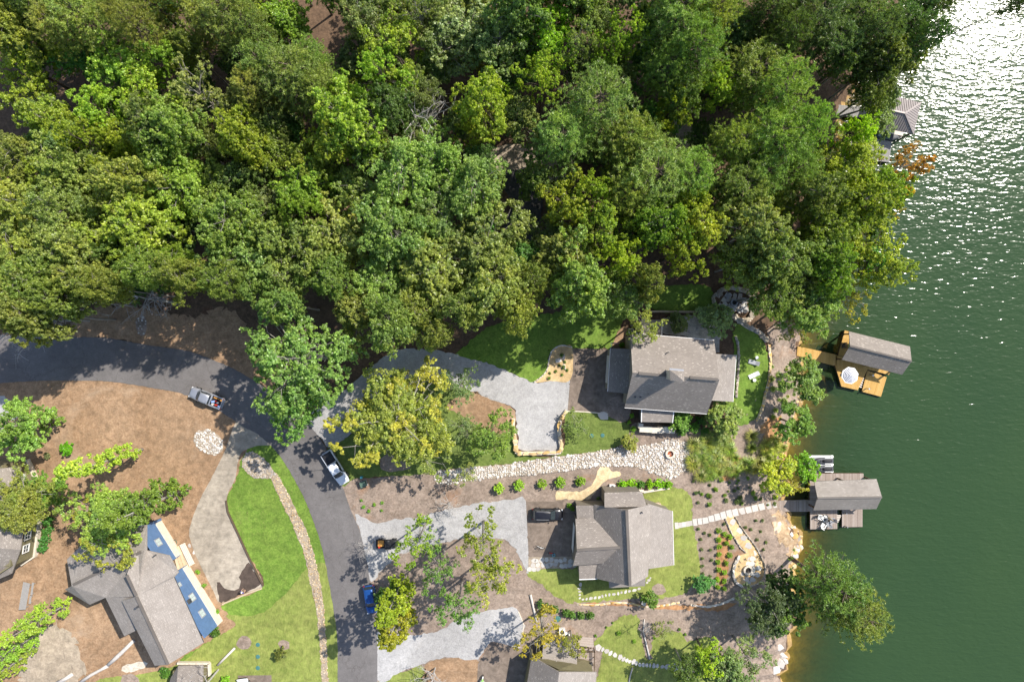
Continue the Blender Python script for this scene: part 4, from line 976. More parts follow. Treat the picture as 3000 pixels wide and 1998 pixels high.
# left yard: tall slim trees seen from the side by their lean in the view
single(418, 1316, 34, 21, P_COL[:1], (.175, .215, .03), 'tall slim tree leafed to the ground in the straw yard', nom=(17, 2.2, .5), base=True)
single(536, 1432, 48, 20, P_COL[1:], (.115, .155, .032), 'tall leafy tree standing by the tan drive', nom=(17, 2.6, .5), base=True)
single(322, 1510, 108, 13, P_OAK[1:2], (.12, .16, .033), 'wide green and yellow tree beside the blue-walled house')
single(300, 1580, 100, 13, P_SPA, (.16, .17, .03), 'thin yellowing tree overhanging the grey roof')
single(178, 1222, 40, 17, P_COL[1:], (.10, .16, .035), 'tall green tree at the left end of the straw yard', nom=(17, 2.6, .5), base=True)
single(60, 1260, 80, 12, P_SML, (.105, .165, .035), 'bushy green tree beside the gravel spur')
single(80, 1450, 95, 11, P_SPA, (.145, .155, .03), 'thin yellowing tree over the olive-walled house front')
single(60, 1490, 85, 12, P_OAK, (.13, .15, .03), 'olive tree over the roof of the olive-walled house')
single(130, 1440, 55, 8, P_SML, (.075, .13, .025), 'dark green tree at the corner of the olive-walled house')
single(208, 1760, 30, 15, P_COL, (.15, .195, .03), 'slim green tree beside the picnic bench', nom=(17, 2.4, .5), base=True)
single(140, 1840, 34, 16, P_COL[1:], (.14, .19, .03), 'slim green tree in the bare soil patch', nom=(17, 2.8, .5), base=True)
single(110, 1900, 36, 17, P_COL[1:], (.145, .185, .03), 'slim green tree at the lower end of the straw yard', nom=(17, 2.8, .5), base=True)
# lake side
single(2362, 1117, 66, 9, P_SML, (.09, .135, .03), 'leafy tree on the bank below the new timber dock')
single(2330, 1240, 56, 8, P_SML, (.10, .15, .028), 'round green tree on the bank between the docks')
single(2280, 1390, 56, 8, P_SML, (.16, .19, .025), 'yellow-green tree on the bank above the weathered dock')
single(2372, 1372, 44, 8, P_SML, (.12, .20, .02), 'bright green tree leaning over the floating jet ski dock')
single(2320, 1420, 40, 6, P_SPA, (.19, .19, .03), 'thin yellowing tree beside the weathered dock walkway')
single(2435, 1718, 112, 17, P_PIN, (.09, .135, .032), 'large pine leaning out over the lake', 'pine_tree', (20, 4.9, .76), sx=1.1)
single(2498, 1788, 106, 18, P_PIN, (.11, .145, .028), 'pale-tipped pine reaching farthest over the lake', 'pine_tree', (20, 4.9, .76))
single(2300, 1810, 70, 12, P_ORN, (.065, .115, .02), 'dark leafy tree at the foot of the leaning pines')
single(2312, 1728, 48, 11, P_ORN, (.045, .075, .02), 'dark tree on the rocky point')
single(2250, 1780, 80, 12, P_OAK, (.055, .08, .028), 'dark thin tree behind the round patio')
single(2190, 1920, 70, 10, P_SPA, (.12, .135, .05), 'dull olive tree at the foot of the lower lawn')
single(2080, 1935, 52, 11, P_MAP, (.16, .235, .02), 'bright lime tree at the end of the stepping stones')
single(2130, 1970, 62, 11, P_OAK, (.105, .125, .045), 'olive tree beside the bright lime tree')
single(2010, 1960, 50, 10, P_OAK, (.06, .095, .02), 'dark green tree shading the lower stepping stones')
single(1880, 950, 60, 13, P_SPA, (.16, .165, .04), 'thin yellow tree over the small porch roof')
single(2103, 937, 50, 5, P_ORN, (.14, .17, .07), 'round grey-green ornamental tree by the flagstone paving', 'ornamental_tree')
single(1991, 942, 32, 4, P_ORN, (.12, .155, .06), 'small grey-green ornamental tree in the rock garden', 'ornamental_tree')
single(2125, 1222, 50, 6, P_ORN, (.12, .165, .045), 'round green ornamental tree at the lawn corner of the big grey roof', 'ornamental_tree')
single(1688, 1245, 44, 4, P_SPA, (.10, .14, .035), 'small thin tree on the lawn beside the boulder wall', 'ornamental_tree')
single(1846, 1296, 24, 3, P_ORN, (.16, .19, .04), 'young yellow-green tree at the edge of the white stone bed', 'ornamental_tree')
single(1997, 1238, 34, 4, P_ORN, (.075, .135, .025), 'dense green ornamental tree beside the stone ledge', 'ornamental_tree')
single(1905, 1760, 26, 4, P_ORN, (.10, .15, .03), 'small green tree in the clay gully', 'ornamental_tree')
single(2060, 1712, 28, 3, P_ORN, (.07, .14, .04), 'blue-green bushy tree at the corner of the pale lawn', 'ornamental_tree')
single(1940, 1845, 34, 4, P_SPA, (.13, .165, .045), 'wispy young tree between the two lower lawns', 'ornamental_tree')
single(2270, 620, 60, 17, P_OAK, (.13, .155, .03), 'olive broadleaf tree hanging over the cove north of the new dock')
single(2500, 870, 62, 13, P_SPA + P_OAK, (.185, .185, .03), 'yellowing tree reaching over the water near the new dock')
single(2390, 905, 60, 13, P_OAK, (.12, .155, .03), 'olive-green bank tree close to the new dock')
single(2330, 960, 52, 12, P_SPA, (.17, .175, .035), 'pale-limbed tree over the landing of the new dock')
single(2735, 490, 66, 19, P_SPA, (.23, .125, .025), 'rust-orange tree leaning over the water')
single(2725, 580, 60, 17, P_SPA, (.19, .155, .02), 'gold-leaved tree below the rust-orange one')
single(2630, 560, 66, 16, P_MAP, (.14, .19, .02), 'lime and yellow tree on the point')
single(2640, 770, 56, 14, P_MAP, (.075, .165, .04), 'clear green tree bulging over the water')
single(2965, 22, 50, 31, [proto_pine(89, z0=.84, nb=30)], (.05, .075, .022), 'dark pine top standing over the glittering water', 'pine_tree', (20, 4.9, .92))
# bare trees and logs
def bare(px, py, h, label, i=0, s=1.0, base=True, mat=None):
    g = G(px, py); o = link('dead_tree', P_DEAD[i % 3], None, None, g, random.uniform(0, 6.28), (s * h / 9, s * h / 9, h / 9)); tag(o, label, 'dead tree')
bare(500, 885, 11, 'pale bare tree at the edge of the shaded verge', 0, 1.1)
bare(262, 940, 11, 'white bare limbs of a dead tree beside the road', 1, .9)
bare(200, 960, 12, 'second bare grey tree over the shaded road', 2, .9)
bare(1255, 420, 15, 'silver dead tree standing in a gap of the wood', 1, .8)
bare(1318, 1470, 4, 'dry leafless bush on the mulch below the white stones', 2, 1.5)
bare(1275, 1955, 5, 'tangled white leafless shrub beside the lower drive', 1, 1.4)
bare(640, 1960, 9, 'leafless grey tree beside the lower-left house', 0, 1.0)
bare(1880, 1815, 5, 'slim leafless tree on the mulch strip between the lower lawns', 2, .6)
bare(1095, 1585, 5, 'bare grey branches beside the black utility vehicle', 1, .9)
def log(pts, r, label, z=.18, mat='log_pale'):
    p = [G(x, y, z) for x, y in pts]; c = p[0]; b = B(); b.tube([q - c for q in p], [r * random.uniform(.85, 1.1) for _ in p], 8)
    tag(b.build('fallen_log', mat, loc=c, rel=False, smooth=True), label, 'log')
log([(395,1873),(370,1898),(345,1922),(318,1946)], .32, 'long pale log lying below the grey roof')
log([(318,1948),(300,1958),(270,1974),(235,1998)], .28, 'second pale log in line with the long one')
log([(215,1972),(195,1985),(170,1998)], .35, 'thick short pale log at the foot of the straw yard')
log([(1554,1740),(1562,1775),(1572,1820)], .2, 'pale trunk section beside the clipped dark shrubs')
log([(1885,1852),(1893,1885),(1903,1928)], .13, 'pale timber edging beside the triangular lawn')
log([(1887,1812),(1884,1850)], .1, 'thin pale pole at the tip of the triangular lawn')
log([(1853,1953),(1846,1975),(1842,1996)], .12, 'pale timber edging dividing the lower lawn')
log([(690,1895),(660,1925),(640,1945)], .22, 'pale leaning trunk by the bare grey tree', .3)

# ------------------------------------------------------------------ shrubs
def shrub(px, py, rpx, col, label, group=None, hk=1.0, grass=False, name='shrub'):
    g = G(px, py); r = rpx / 18.0; s = r / .84
    root = empty(name, g, label, 'shrub' if not grass else 'grass clump', group, rz=random.uniform(0, 6.28))
    k = random.uniform(1.9, 2.5); c = (col[0] * k, col[1] * k, col[2] * k, 1)
    if grass:
        root.scale = (s * 1.1, s * 1.1, s * hk * 1.1); link('foliage', P_GRA[random.randrange(2)], None, root).color = c
    else:
        root.scale = (s, s, s * hk); tm, cm = P_SHR[random.randrange(3)]
        link('stem', tm, None, root); link('foliage', cm, None, root).color = c
for x, y, r in [(1519,1419,17),(1589,1415,15),(1639,1411,17),(1699,1405,17),(1463,1429,18)]:
    shrub(x, y, r, (.17, .24, .03), 'yellow-green round shrub in the row on mulch below the white stones', 'shrub row below the white stones')
for x, c in [(1822,0),(1849,0),(1873,1),(1902,0),(1929,0),(1954,0)]:
    shrub(x, 1415, 15, [(.15, .25, .015), (.06, .13, .025)][c], ['bright green shrub of the short hedge behind the air conditioner', 'darker green shrub in the middle of the short hedge'][c], 'short hedge')
for x, y in [(1583,1764),(1607,1775),(1626,1780),(1656,1790),(1675,1795),(1702,1798),(1728,1796)]:
    shrub(x, y, 14, (.07, .13, .03), 'clipped dark green shrub in the row beside the mulch walk', 'row of clipped dark shrubs')
for x, y in [(1895,170),(1950,205),(2000,230),(1895,250),(1960,285),(1895,315),(2015,320),(1895,390),(1995,395),(1885,460),(1960,465),(1890,530),(1945,555),(1885,620),(1945,635),(1885,685),(1940,700)]:
    shrub(1500 + x / 3.136, 1498 + y / 3.136, 9, (.15, .22, .025), 'small bright shrub in the double row beside the golden path', 'double row of small shrubs')
for x, y in [(1765,195),(1730,250),(1745,425),(1815,210),(1820,350),(1830,440),(1740,345),(1745,495),(1750,565),(1815,590),(1945,110),(1710,155),(2295,80),(2235,80),(2190,160),(2280,180),(2330,280),(2250,255),(2305,345),(2140,140)]:
    shrub(1500 + x / 3.136, 1498 + y / 3.136, 5.5, (.10, .13, .05), 'tiny grey-green plant dotted on the mulch by the round patio', 'tiny plants on the mulch')
shrub(207, 1312, 23, (.09, .21, .012), 'round clipped bright green bush in the straw yard', hk=.8)
shrub(145, 1333, 11, (.12, .13, .06), 'dull grey-green bush beside the clipped round one')
for i, (x, y) in enumerate([(150,1525),(148,1552),(140,1578),(132,1602)]):
    shrub(x, y, 16, (.05, .13, .03), 'deep green hedge shrub along the white base of the olive-walled house', 'hedge by the olive-walled house')
shrub(634, 1845, 17, (.05, .10, .015), 'dark glossy shrub at the corner of the blue wall')
shrub(828, 1905, 20, (.10, .11, .03), 'dark olive shrub standing on the mown lawn', hk=1.3)
shrub(492, 1960, 18, (.07, .15, .025), 'narrow green shrub at the end of the long grey roof')
shrub(664, 1985, 15, (.12, .22, .02), 'light green shrub by the lower-left drive')
for x, y in [(582,1672),(601,1712),(640,1788)]:
    shrub(x, y, 7.5, (.14, .24, .03), 'small light green plant along the base of the blue wall', 'plants along the blue wall')
for x, y, r in [(1610,1027,4),(1646,1040,6),(1650,1075,7),(1661,1084,5),(1610,1093,5),(1628,1088,5),(1638,1070,5),(1647,1098,5),(1608,1108,6),(1655,1060,5)]:
    shrub(x, y, r, (.10, .15, .035), 'small green plant in the golden planting bed', 'plants in the golden bed')
for x, y, r in [(1850,1218,8),(1842,1235,7),(1820,1011,9),(1855,1255,9)]:
    shrub(x, y, r, (.12, .21, .02), 'small bright plant against the walls under the big grey roof', 'plants under the big grey roof')
for x, y, r in [(1990,1262,16),(2030,1252,17),(2010,1225,18),(2050,1230,18),(2060,1262,14)]:
    shrub(x, y, r, (.065, .13, .02), 'deep green shrub in the clump beside the stone ledge', 'shrub clump by the ledge')
for x, y, r in [(1667,1478,9),(1675,1487,9),(1690,1473,8),(1752,1458,6),(1766,1428,6)]:
    shrub(x, y, r, (.12, .19, .025), 'small green plant by the corner of the lower grey roof', 'plants by the lower grey roof')
for x, y, r in [(1665,880,20),(1620,890,18),(1700,870,16)]:
    shrub(x, y, r, (.05, .11, .02), 'dark bush at the shaded edge of the upper lawn', 'bushes edging the upper lawn')
for x, y, r in [(1060,1465,5),(1098,1477,6),(1120,1472,5),(1066,1484,6),(1082,1496,6),(1119,1494,5)]:
    shrub(x, y, r, (.12, .22, .03), 'tiny green plant on the mulch beside the road', 'plants on the roadside mulch')
for x, y, r in [(1990,1842,5),(2006,1856,5),(1916,1866,5),(1776,1835,4),(1745,1860,5),(1794,1822,4),(1812,1852,7),(1857,1876,6)]:
    shrub(x, y, r, (.11, .19, .02), 'tiny plant at the edge of the lower lawns', 'plants at the lower lawns')
for k in range(82):
    x = random.uniform(2025, 2300) if k < 44 else random.uniform(2025, 2140); y = random.uniform(1270, 1410)
    if y > 1400 - (x - 2025) * .05 or (x < 2060 and y < 1330) and random.random() < .5: continue
    shrub(x, y, random.uniform(10, 20), random.choice([(.15, .17, .035), (.12, .16, .03), (.17, .165, .05)]), 'tuft of yellow-green grass on the clay bank above the lake', 'grass tufts on the clay bank', grass=True, name='grass_tuft')
for k in range(40):
    x = random.uniform(2025, 2290); y = random.uniform(1400, 1480)
    shrub(x, y, random.uniform(4, 9), random.choice([(.10, .16, .03), (.14, .20, .03), (.09, .12, .04)]), 'little shrub scattered on the mulch slope above the slab walk', 'little shrubs on the mulch slope')
for k in range(26):
    x = random.uniform(2255, 2330); y = random.uniform(1060, 1230)
    shrub(x, y, random.uniform(4, 9), random.choice([(.16, .19, .04), (.11, .15, .04)]), 'low weed tuft on the bank below the lounger lawn', 'weeds on the bank', grass=True, name='grass_tuft')
# ------------------------------------------------------------------ buildings
def shrink(pts, k):
    c = sum((Vector((p.x, p.y, 0)) for p in pts), Vector()) / len(pts)
    return [Vector((c.x + (p.x - c.x) * k, c.y + (p.y - c.y) * k, p.z)) for p in pts]
def P3(*a): return [W(x, y, z) for x, y, z in a]
def slope(root, pts, mat='shingle', t=.2, name='roof_slope', under=None):
    b = WB(root); b.slab(pts, t); return b.done(name, mat, under, uv=True)
def gable_walls(root, e1, rd, e2, mat, k=.93, zb=-.3, drop=.25, name='wall'):
    """walls under two slopes: eave a-b, ridge c-d, eave e-f (a,c,e on one end)"""
    A = shrink([e1[0], e1[1], rd[1], e2[1], e2[0], rd[0]], k)
    A = [p - Vector((0, 0, drop)) for p in A]; lo = [Vector((p.x, p.y, zb)) for p in A]
    b = WB(root); b.add(A + lo, [[i, i + 6, (i + 1) % 6 + 6, (i + 1) % 6] for i in range(6)])
    b.done(name, mat); return lo
def box_walls(root, pts, zt, mat, k=.94, zb=-.3, name='wall'):
    A = shrink(pts, k); n = len(A); top = [Vector((p.x, p.y, zt)) for p in A]; lo = [Vector((p.x, p.y, zb)) for p in A]
    b = WB(root); b.add(top + lo, [list(range(n))] + [[i, i + n, (i + 1) % n + n, (i + 1) % n] for i in range(n)])
    b.done(name, mat); return lo
def window(root, a, b_, u, z, w, h, out=.05, pane='glass_pane', frame='white_trim', name='window', mull=True):
    """set in the wall that stands on the line a-b"""
    a, b_ = Vector((a.x, a.y, 0)), Vector((b_.x, b_.y, 0)); d = (b_ - a).normalized(); n = Vector((d.y, -d.x, 0)) * out
    c = a.lerp(b_, u) + n + Vector((0, 0, z)); k = WB(root)
    for s in (-1, 1):
        k.bar(c + d * (s * w / 2) + Vector((0, 0, -h / 2)), c + d * (s * w / 2) + Vector((0, 0, h / 2)), .12, .12)
        k.bar(c - d * (w / 2 + .06) + Vector((0, 0, s * h / 2)), c + d * (w / 2 + .06) + Vector((0, 0, s * h / 2)), .13, .13)
    if mull:
        k.bar(c - d * w / 2, c + d * w / 2, .05, .05); k.bar(c - Vector((0, 0, h / 2)), c + Vector((0, 0, h / 2)), .05, .05)
    f = k.done(name, frame)
    g = WB(root); g.bar(c - d * (w / 2) - n * .3, c + d * (w / 2) - n * .3, .03, h - .05); g.done('pane', pane, f)
def trim(root, p, q, mat='white_trim', w=.14, h=.2, name='gutter', lift=0.0):
    b = WB(root); L = Vector((0, 0, lift)); b.bar(Vector(p) + L, Vector(q) + L, w, h); return b.done(name, mat)
def vent(root, p, r=.12, h=.45, name='vent_pipe'):
    b = WB(root); b.tube([p - Vector((0, 0, .2)), p + Vector((0, 0, h))], r, 8); b.done(name, 'dark_grey')
def ridge_cap(root, p, q, mat='shingle', name='ridge_cap', w=.42, h=.13):
    b = WB(root); b.bar(p + Vector((0, 0, .03)), q + Vector((0, 0, .03)), w, h); b.done(name, mat)

# --- the house with the wide chimney
hA = empty('house', (W(1975,1095,7).x, W(1975,1095,7).y, 0), 'large grey-shingled house with a wide hipped chimney above the lounger lawn', 'house')
e1 = P3((1847,977,7.6),(2092,997,7.6)); rd = P3((1853,1092,10),(2108,1112,10)); e2 = P3((1830,1194,4.6),(2071,1212,4.6))
slope(hA, [e1[0], e1[1], rd[1], rd[0]]); slope(hA, [rd[0] - Vector((0,0,.004)), rd[1] - Vector((0,0,.004)), e2[1], e2[0]])
lo = gable_walls(hA, e1, rd, e2, 'stucco')
for u, z in ((.2, 2), (.5, 2), (.8, 2), (.2, 5.6), (.5, 5.6), (.8, 5.6)): window(hA, lo[1], lo[0], u, z, 1.4, 1.5)
for u in (.2, .45, .75): window(hA, lo[4], lo[3], u, 2.2, 1.3, 1.6)
trim(hA, e1[0], e1[1], lift=-.1); trim(hA, e2[0], e2[1], lift=-.1)
for a, b_ in ((.07, .38), (.66, .98)): ridge_cap(hA, rd[0].lerp(rd[1], a), rd[0].lerp(rd[1], b_))
xr = P3((2085,1036,5.3),(2157,1040,4.4),(2147,1177,4.4),(2068,1172,5.3)); slope(hA, xr, 'shingle_light', name='porch_roof')
lw = box_walls(hA, xr, 4.2, 'stucco', .93); trim(hA, xr[1], xr[2], lift=-.1)
for u in (.25, .5, .75): window(hA, lw[2], lw[1], u, 1.8, 1.5, 2.0)
xl = P3((1789,1020,4.1),(1852,1023,4.8),(1840,1153,4.8),(1781,1147,4.1)); slope(hA, xl, name='garage_roof')
lw = box_walls(hA, xl, 3.85, 'stucco', .93); trim(hA, xl[0], xl[3], lift=-.1)
b = WB(hA); c0, c1 = lw[3].lerp(lw[0], .15), lw[3].lerp(lw[0], .85); b.bar(Vector((c0.x-.04, c0.y, 1.2)), Vector((c1.x-.04, c1.y, 1.2)), .06, 2.4); b.done('garage_door', 'white_trim')
xb = P3((1880,1194,3.7),(1974,1203,3.7),(1970,1238,3.2),(1879,1236,3.2)); slope(hA, xb, name='bay_roof')
box_walls(hA, xb, 3.0, 'dark_siding', .92); trim(hA, xb[0], xb[3], lift=-.03); trim(hA, xb[1], xb[2], lift=-.03)
xp = P3((1879,935,3.1),(1940,938,3.1),(1938,992,3.4),(1877,988,3.4)); slope(hA, xp, name='entry_roof')
box_walls(hA, xp, 2.9, 'dark_siding', .9); trim(hA, xp[1], xp[2], lift=-.05)
cc = P3((1962,1084,12.8),(2004,1088,12.8),(2005,1118,12.8),(1964,1115,12.8))
b = WB(hA); b.slab([Vector((p.x, p.y, 12.7)) for p in shrink(cc, .88)], 5.0); ch = b.done('chimney', 'cream_stone')
ctr = sum(cc, Vector()) / 4 + Vector((0, 0, .55)); b = WB(hA)
for i in range(4): b.add([cc[i], cc[(i + 1) % 4], ctr], [[2, 1, 0]])
b.add([p - Vector((0,0,.12)) for p in cc], [[0, 1, 2, 3]]); b.add(cc + [p - Vector((0,0,.12)) for p in cc], [[i, i + 4, (i + 1) % 4 + 4, (i + 1) % 4] for i in range(4)])
b.done('chimney_cap', 'shingle', ch, uv=True)
b = WB(hA); b.bar(cc[0] + Vector((0, .12, -.2)), cc[1] + Vector((0, .12, -.2)), .3, .12); b.done('chimney_flashing', 'steel', ch)
vent(hA, W(1878,1012,8.6)); vent(hA, W(1958,1032,8.9), .08); vent(hA, W(1860,1163,6.2), .13, .5); vent(hA, W(1875,1163,6.2), .13, .5); vent(hA, W(1899,1154,6.6), .05, .9)
# stone ledge in front of the bay
lg = empty('stone_ledge', G(1920,1255), 'pale stone-capped ledge below the dark bay of the large house', 'ledge')
for p, q, w in (((1875,1238),(1872,1252),.7), ((1870,1254),(1905,1256),.95), ((1905,1257),(1940,1258),.95), ((1940,1256),(1972,1259),.95)):
    b = WB(lg); b.bar(G(*p, .55), G(*q, .55), w, 1.3); b.done('capstone', 'cream_stone')
# --- the twin-gabled house
hB = empty('house', (W(1830,1600,4).x, W(1830,1600,4).y, 0), 'grey-shingled house with crossing gables beside the brown concrete drive', 'house')
m1 = P3((1740,1478,4.4),(1748,1695,4.4)); mr = P3((1836,1494,8.2),(1846,1717,8.2)); m2 = P3((1911,1473,5.6),(1919,1686,5.6))
slope(hB, [m1[0], mr[0], mr[1], m1[1]]); slope(hB, [mr[0], P3((1905,1478,5.8))[0], P3((1899,1688,5.8))[0], mr[1]], 'shingle_light')  # sunward east slope takes the paler shingle: sunlight put into its colour
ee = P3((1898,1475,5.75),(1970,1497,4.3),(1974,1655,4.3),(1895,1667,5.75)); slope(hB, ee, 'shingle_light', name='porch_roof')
lo = gable_walls(hB, [m1[0], m1[1]], [mr[0], mr[1]], [P3((1908,1478,5.5))[0], P3((1905,1690,5.5))[0]], 'siding_taupe', .94)
lw = box_walls(hB, ee, 4.0, 'siding_taupe', .93)
for u in (.2, .5, .8): window(hB, lw[2], lw[1], u, 1.8, 1.6, 1.9)
trim(hB, ee[1], ee[2], lift=-.1); ridge_cap(hB, mr[0], mr[1])
w1 = P3((1686,1520,4.1),(1760,1520,4.1)); wr = P3((1690,1611,7.2),(1832,1602,7.2)); w2 = P3((1679,1657,5.2),(1765,1652,5.2))
slope(hB, [w1[0], P3((1772,1516,4.4))[0], wr[1], wr[0]]); slope(hB, [wr[0], wr[1], P3((1770,1650,5.2))[0], w2[0]])
lo2 = gable_walls(hB, w1, wr, [w2[0], w2[1]], 'siding_taupe', .93)
ridge_cap(hB, wr[0], wr[1].lerp(wr[0], .06))
b = WB(hB); a_, c_ = lo2[0].lerp(lo2[4], .2), lo2[0].lerp(lo2[4], .85); b.bar(Vector((a_.x-.05, a_.y, 1.25)), Vector((c_.x-.05, c_.y, 1.25)), .06, 2.5); b.done('garage_door', 'white_trim')
sw = P3((1696,1649,4.6),(1770,1640,4.6),(1750,1695,4.1),(1697,1697,4.1)); slope(hB, sw, name='corner_roof'); box_walls(hB, sw, 3.9, 'siding_taupe', .9); trim(hB, sw[3], sw[2], lift=-.05)
nb = P3((1771,1443,5.2),(1881,1440,5.2),(1895,1484,6.2),(1771,1486,6.2)); slope(hB, nb, name='wing_roof'); box_walls(hB, nb, 4.9, 'siding_taupe', .93)
nw = P3((1688,1481,3.9),(1775,1481,4.6),(1775,1530,4.6),(1691,1530,3.9)); slope(hB, nw, name='wing_roof'); box_walls(hB, nw, 3.7, 'siding_taupe', .92)
st = P3((1784,1699,3.6),(1848,1716,3.9),(1892,1690,3.6),(1890,1716,3.0),(1785,1722,3.0)); slope(hB, [st[0], st[2], st[3], st[4]], 'shingle_light', name='step_roof'); box_walls(hB, [st[0], st[2], st[3], st[4]], 2.8, 'siding_taupe', .9)
vent(hB, W(1880,1500,6.8))
b = WB(hB); b.slab([G(1768,1436,.5), G(1884,1432,.5), G(1884,1440,.5), G(1768,1444,.5)], .7); b.done('foundation_ledge', 'cream_stone')
# --- the blue-walled house
hD = empty('house', (W(440,1720,0).x, W(440,1720,0).y, 0), 'grey-roofed house with a bright blue sided wall above a white stone base', 'house')
base = [G(472,1525), G(532,1622), G(551,1653), G(652,1818)]
ZT = 6.2
def wallseg(root, a, b_, z0, z1, mat, name='wall', th=.25):
    k = WB(root); d = (b_ - a).normalized(); n = Vector((d.y, -d.x, 0)) * -th
    k.add([Vector((p.x, p.y, z)) for p in (a, b_, b_ + n, a + n) for z in (z0, z1)], [[0, 2, 3, 1], [2, 4, 5, 3], [4, 6, 7, 5], [6, 0, 1, 7], [1, 3, 5, 7], [6, 4, 2, 0]])
    return k.done(name, mat)
nrm = (base[3] - base[0]).normalized(); out = Vector((nrm.y, -nrm.x, 0))
if out.dot(Vector((1, 1, 0))) < 0: out = -out
def seg(a, b_, mat, z0, z1, o): return wallseg(hD, (b_ + out * o), (a + out * o), z0, z1, mat, 'wall' if z0 > .5 else 'stone_base')
for a, b_ in ((base[0], base[1]), (base[2], base[3])):
    seg(a, b_, 'cream_stone', -.3, 1.9, .12); seg(a, b_, 'siding_blue', 1.9, ZT, 0)
inn = -out * 2.2
seg(base[1] + inn, base[2] + inn, 'cream_stone', -.3, 1.2, 0); seg(base[1] + inn, base[2] + inn, 'siding_blue', 1.2, ZT, -.05)
for a, b_ in ((base[1], base[1] + inn), (base[2] + inn, base[2])):
    k = WB(hD); k.bar(Vector((a.x, a.y, ZT / 2)), Vector((b_.x, b_.y, ZT / 2)), .2, ZT); k.done('wall', 'siding_blue')
def wpos(px, py, z, a, b_):
    p = W(px, py, z); d = (b_ - a); return (Vector((p.x, p.y, 0)) - Vector((a.x, a.y, 0))).dot(d) / d.dot(d)
for (px, py, z, w, h), (a, b_) in (((464,1588,3.8,1.3,1.5),(base[0],base[1])), ((570,1745,3.8,1.3,1.5),(base[2],base[3])), ((593,1795,3.8,1.3,1.5),(base[2],base[3])), ((524,1713,4.9,.7,.8),(base[2],base[3]))):
    window(hD, b_, a, 1 - wpos(px, py, z, a, b_), z, w * .85, h * .85, .06, 'pane_pale', 'grey_plastic')
window(hD, base[3], base[2], .55, 5.0, .55, .9, .08, 'glass_pane', 'dark_grey', mull=False)
zE, zR = 6.5, 8.4
d1 = P3((510,1691,zE),(596,1882,zE),(493,1946,zR),(400,1747,zR)); slope(hD, d1, 'shingle_light')
d2 = P3((400,1747,zR),(493,1946,zR),(453,1949,6.9),(357,1760,6.9)); slope(hD, d2, 'shingle_light')
d3 = P3((309,1750,5.4),(397,1735,7.6),(397,1847,5.6),(364,1863,4.8)); slope(hD, d3, 'shingle_light')
d4 = P3((430,1539,zE),(430,1612,zE),(496,1627,zE),(523,1677,zE),(510,1691,zE),(400,1747,zR),(372,1680,zR)); slope(hD, d4, 'shingle_light')
d5 = P3((196,1638,4.0),(235,1600,5.0),(430,1536,6.4),(420,1612,7.8),(210,1716,5.6)); slope(hD, d5, 'shingle_light')
d6 = P3((210,1716,5.6),(420,1612,7.8),(400,1747,7.9),(309,1750,5.4),(263,1771,4.0),(190,1726,4.0)); slope(hD, d6, 'shingle_light')
for dd in ([p - out * 1.6 for p in d1], d2, d3, d5, d6): box_walls(hD, dd, min(p.z for p in dd) - .22, 'siding_blue', .86)
box_walls(hD, [p - out * 2.6 for p in (d4[0], d4[1], d4[4], d4[5], d4[6])], 6.2, 'siding_blue', .84)
ridge_cap(hD, d1[3], d1[2]); ridge_cap(hD, W(215,1712,5.7), W(414,1616,7.7)); ridge_cap(hD, W(372,1684,zR), W(400,1745,zR))
trim(hD, d1[0], d1[1], 'dark_grey', .1, .15, lift=-.08); vent(hD, W(402,1778,8.3), .16, .4); vent(hD, W(455,1626,6.8), .1, .5)
# porch between the two blue walls, boards counted one by one
pz = empty('porch_deck', G(512,1640), 'small timber porch with pale steps against the blue wall', 'deck')
pa, pb, pc, pd = [G(x, y, .5) for x, y in ((507,1605),(545,1590),(572,1648),(526,1675))]
for i in range(5):
    t0, t1 = i / 5 + .012, (i + 1) / 5 - .012
    k = WB(pz); k.slab([pa.lerp(pb, t0), pa.lerp(pb, t1), pd.lerp(pc, t1), pd.lerp(pc, t0)], .12); k.done('board', 'plank_porch')
sa, sb, sc_, sd_ = [G(x, y, .3) for x, y in ((531,1593),(543,1588),(572,1648),(560,1655))]
for i in range(4):
    t0, t1 = i / 4 + .02, (i + 1) / 4 - .02
    k = WB(pz); k.slab([p + Vector((0, 0, .52 - .12 * i)) + (sb - sa).normalized() * .1 for p in (sa.lerp(sb, t0), sa.lerp(sb, t1), sd_.lerp(sc_, t1), sd_.lerp(sc_, t0))], .1); k.done('step', 'plank_white')
k = WB(pz); k.bar(pa - Vector((0, 0, .4)), pb - Vector((0, 0, .4)), .15, .6); k.bar(pd - Vector((0, 0, .4)), pc - Vector((0, 0, .4)), .15, .6); k.done('frame', 'timber_tan')
# --- the olive-walled house at the left border
hE = empty('house', (W(20,1540,0).x, W(20,1540,0).y, 0), 'olive-sided house with white stone base at the left end of the straw yard', 'house')
eb = [G(85,1345), G(128,1440), G(122,1520), G(108,1625), G(70,1650)]
for a, b_ in zip(eb, eb[1:]):
    k = WB(hE); k.bar(Vector((a.x, a.y, .3)), Vector((b_.x, b_.y, .3)), .45, 1.1); k.done('stone_base', 'cream_stone')
    k = WB(hE); k.bar(Vector((a.x - .2, a.y, 3.3)), Vector((b_.x - .2, b_.y, 3.3)), .2, 5.0); k.done('wall', 'siding_olive')
k = WB(hE); k.slab([Vector((p.x - .4, p.y, 5.6)) for p in (eb[0], eb[1], eb[2], eb[3])] + [Vector((-100, eb[3].y - 2, 5.6)), Vector((-100, eb[0].y, 5.6))], 5.5); k.done('wall', 'siding_olive')
er = [W(52,1366,6.0), W(80,1440,6.0), W(68,1530,6.0), W(60,1610,6.0)]
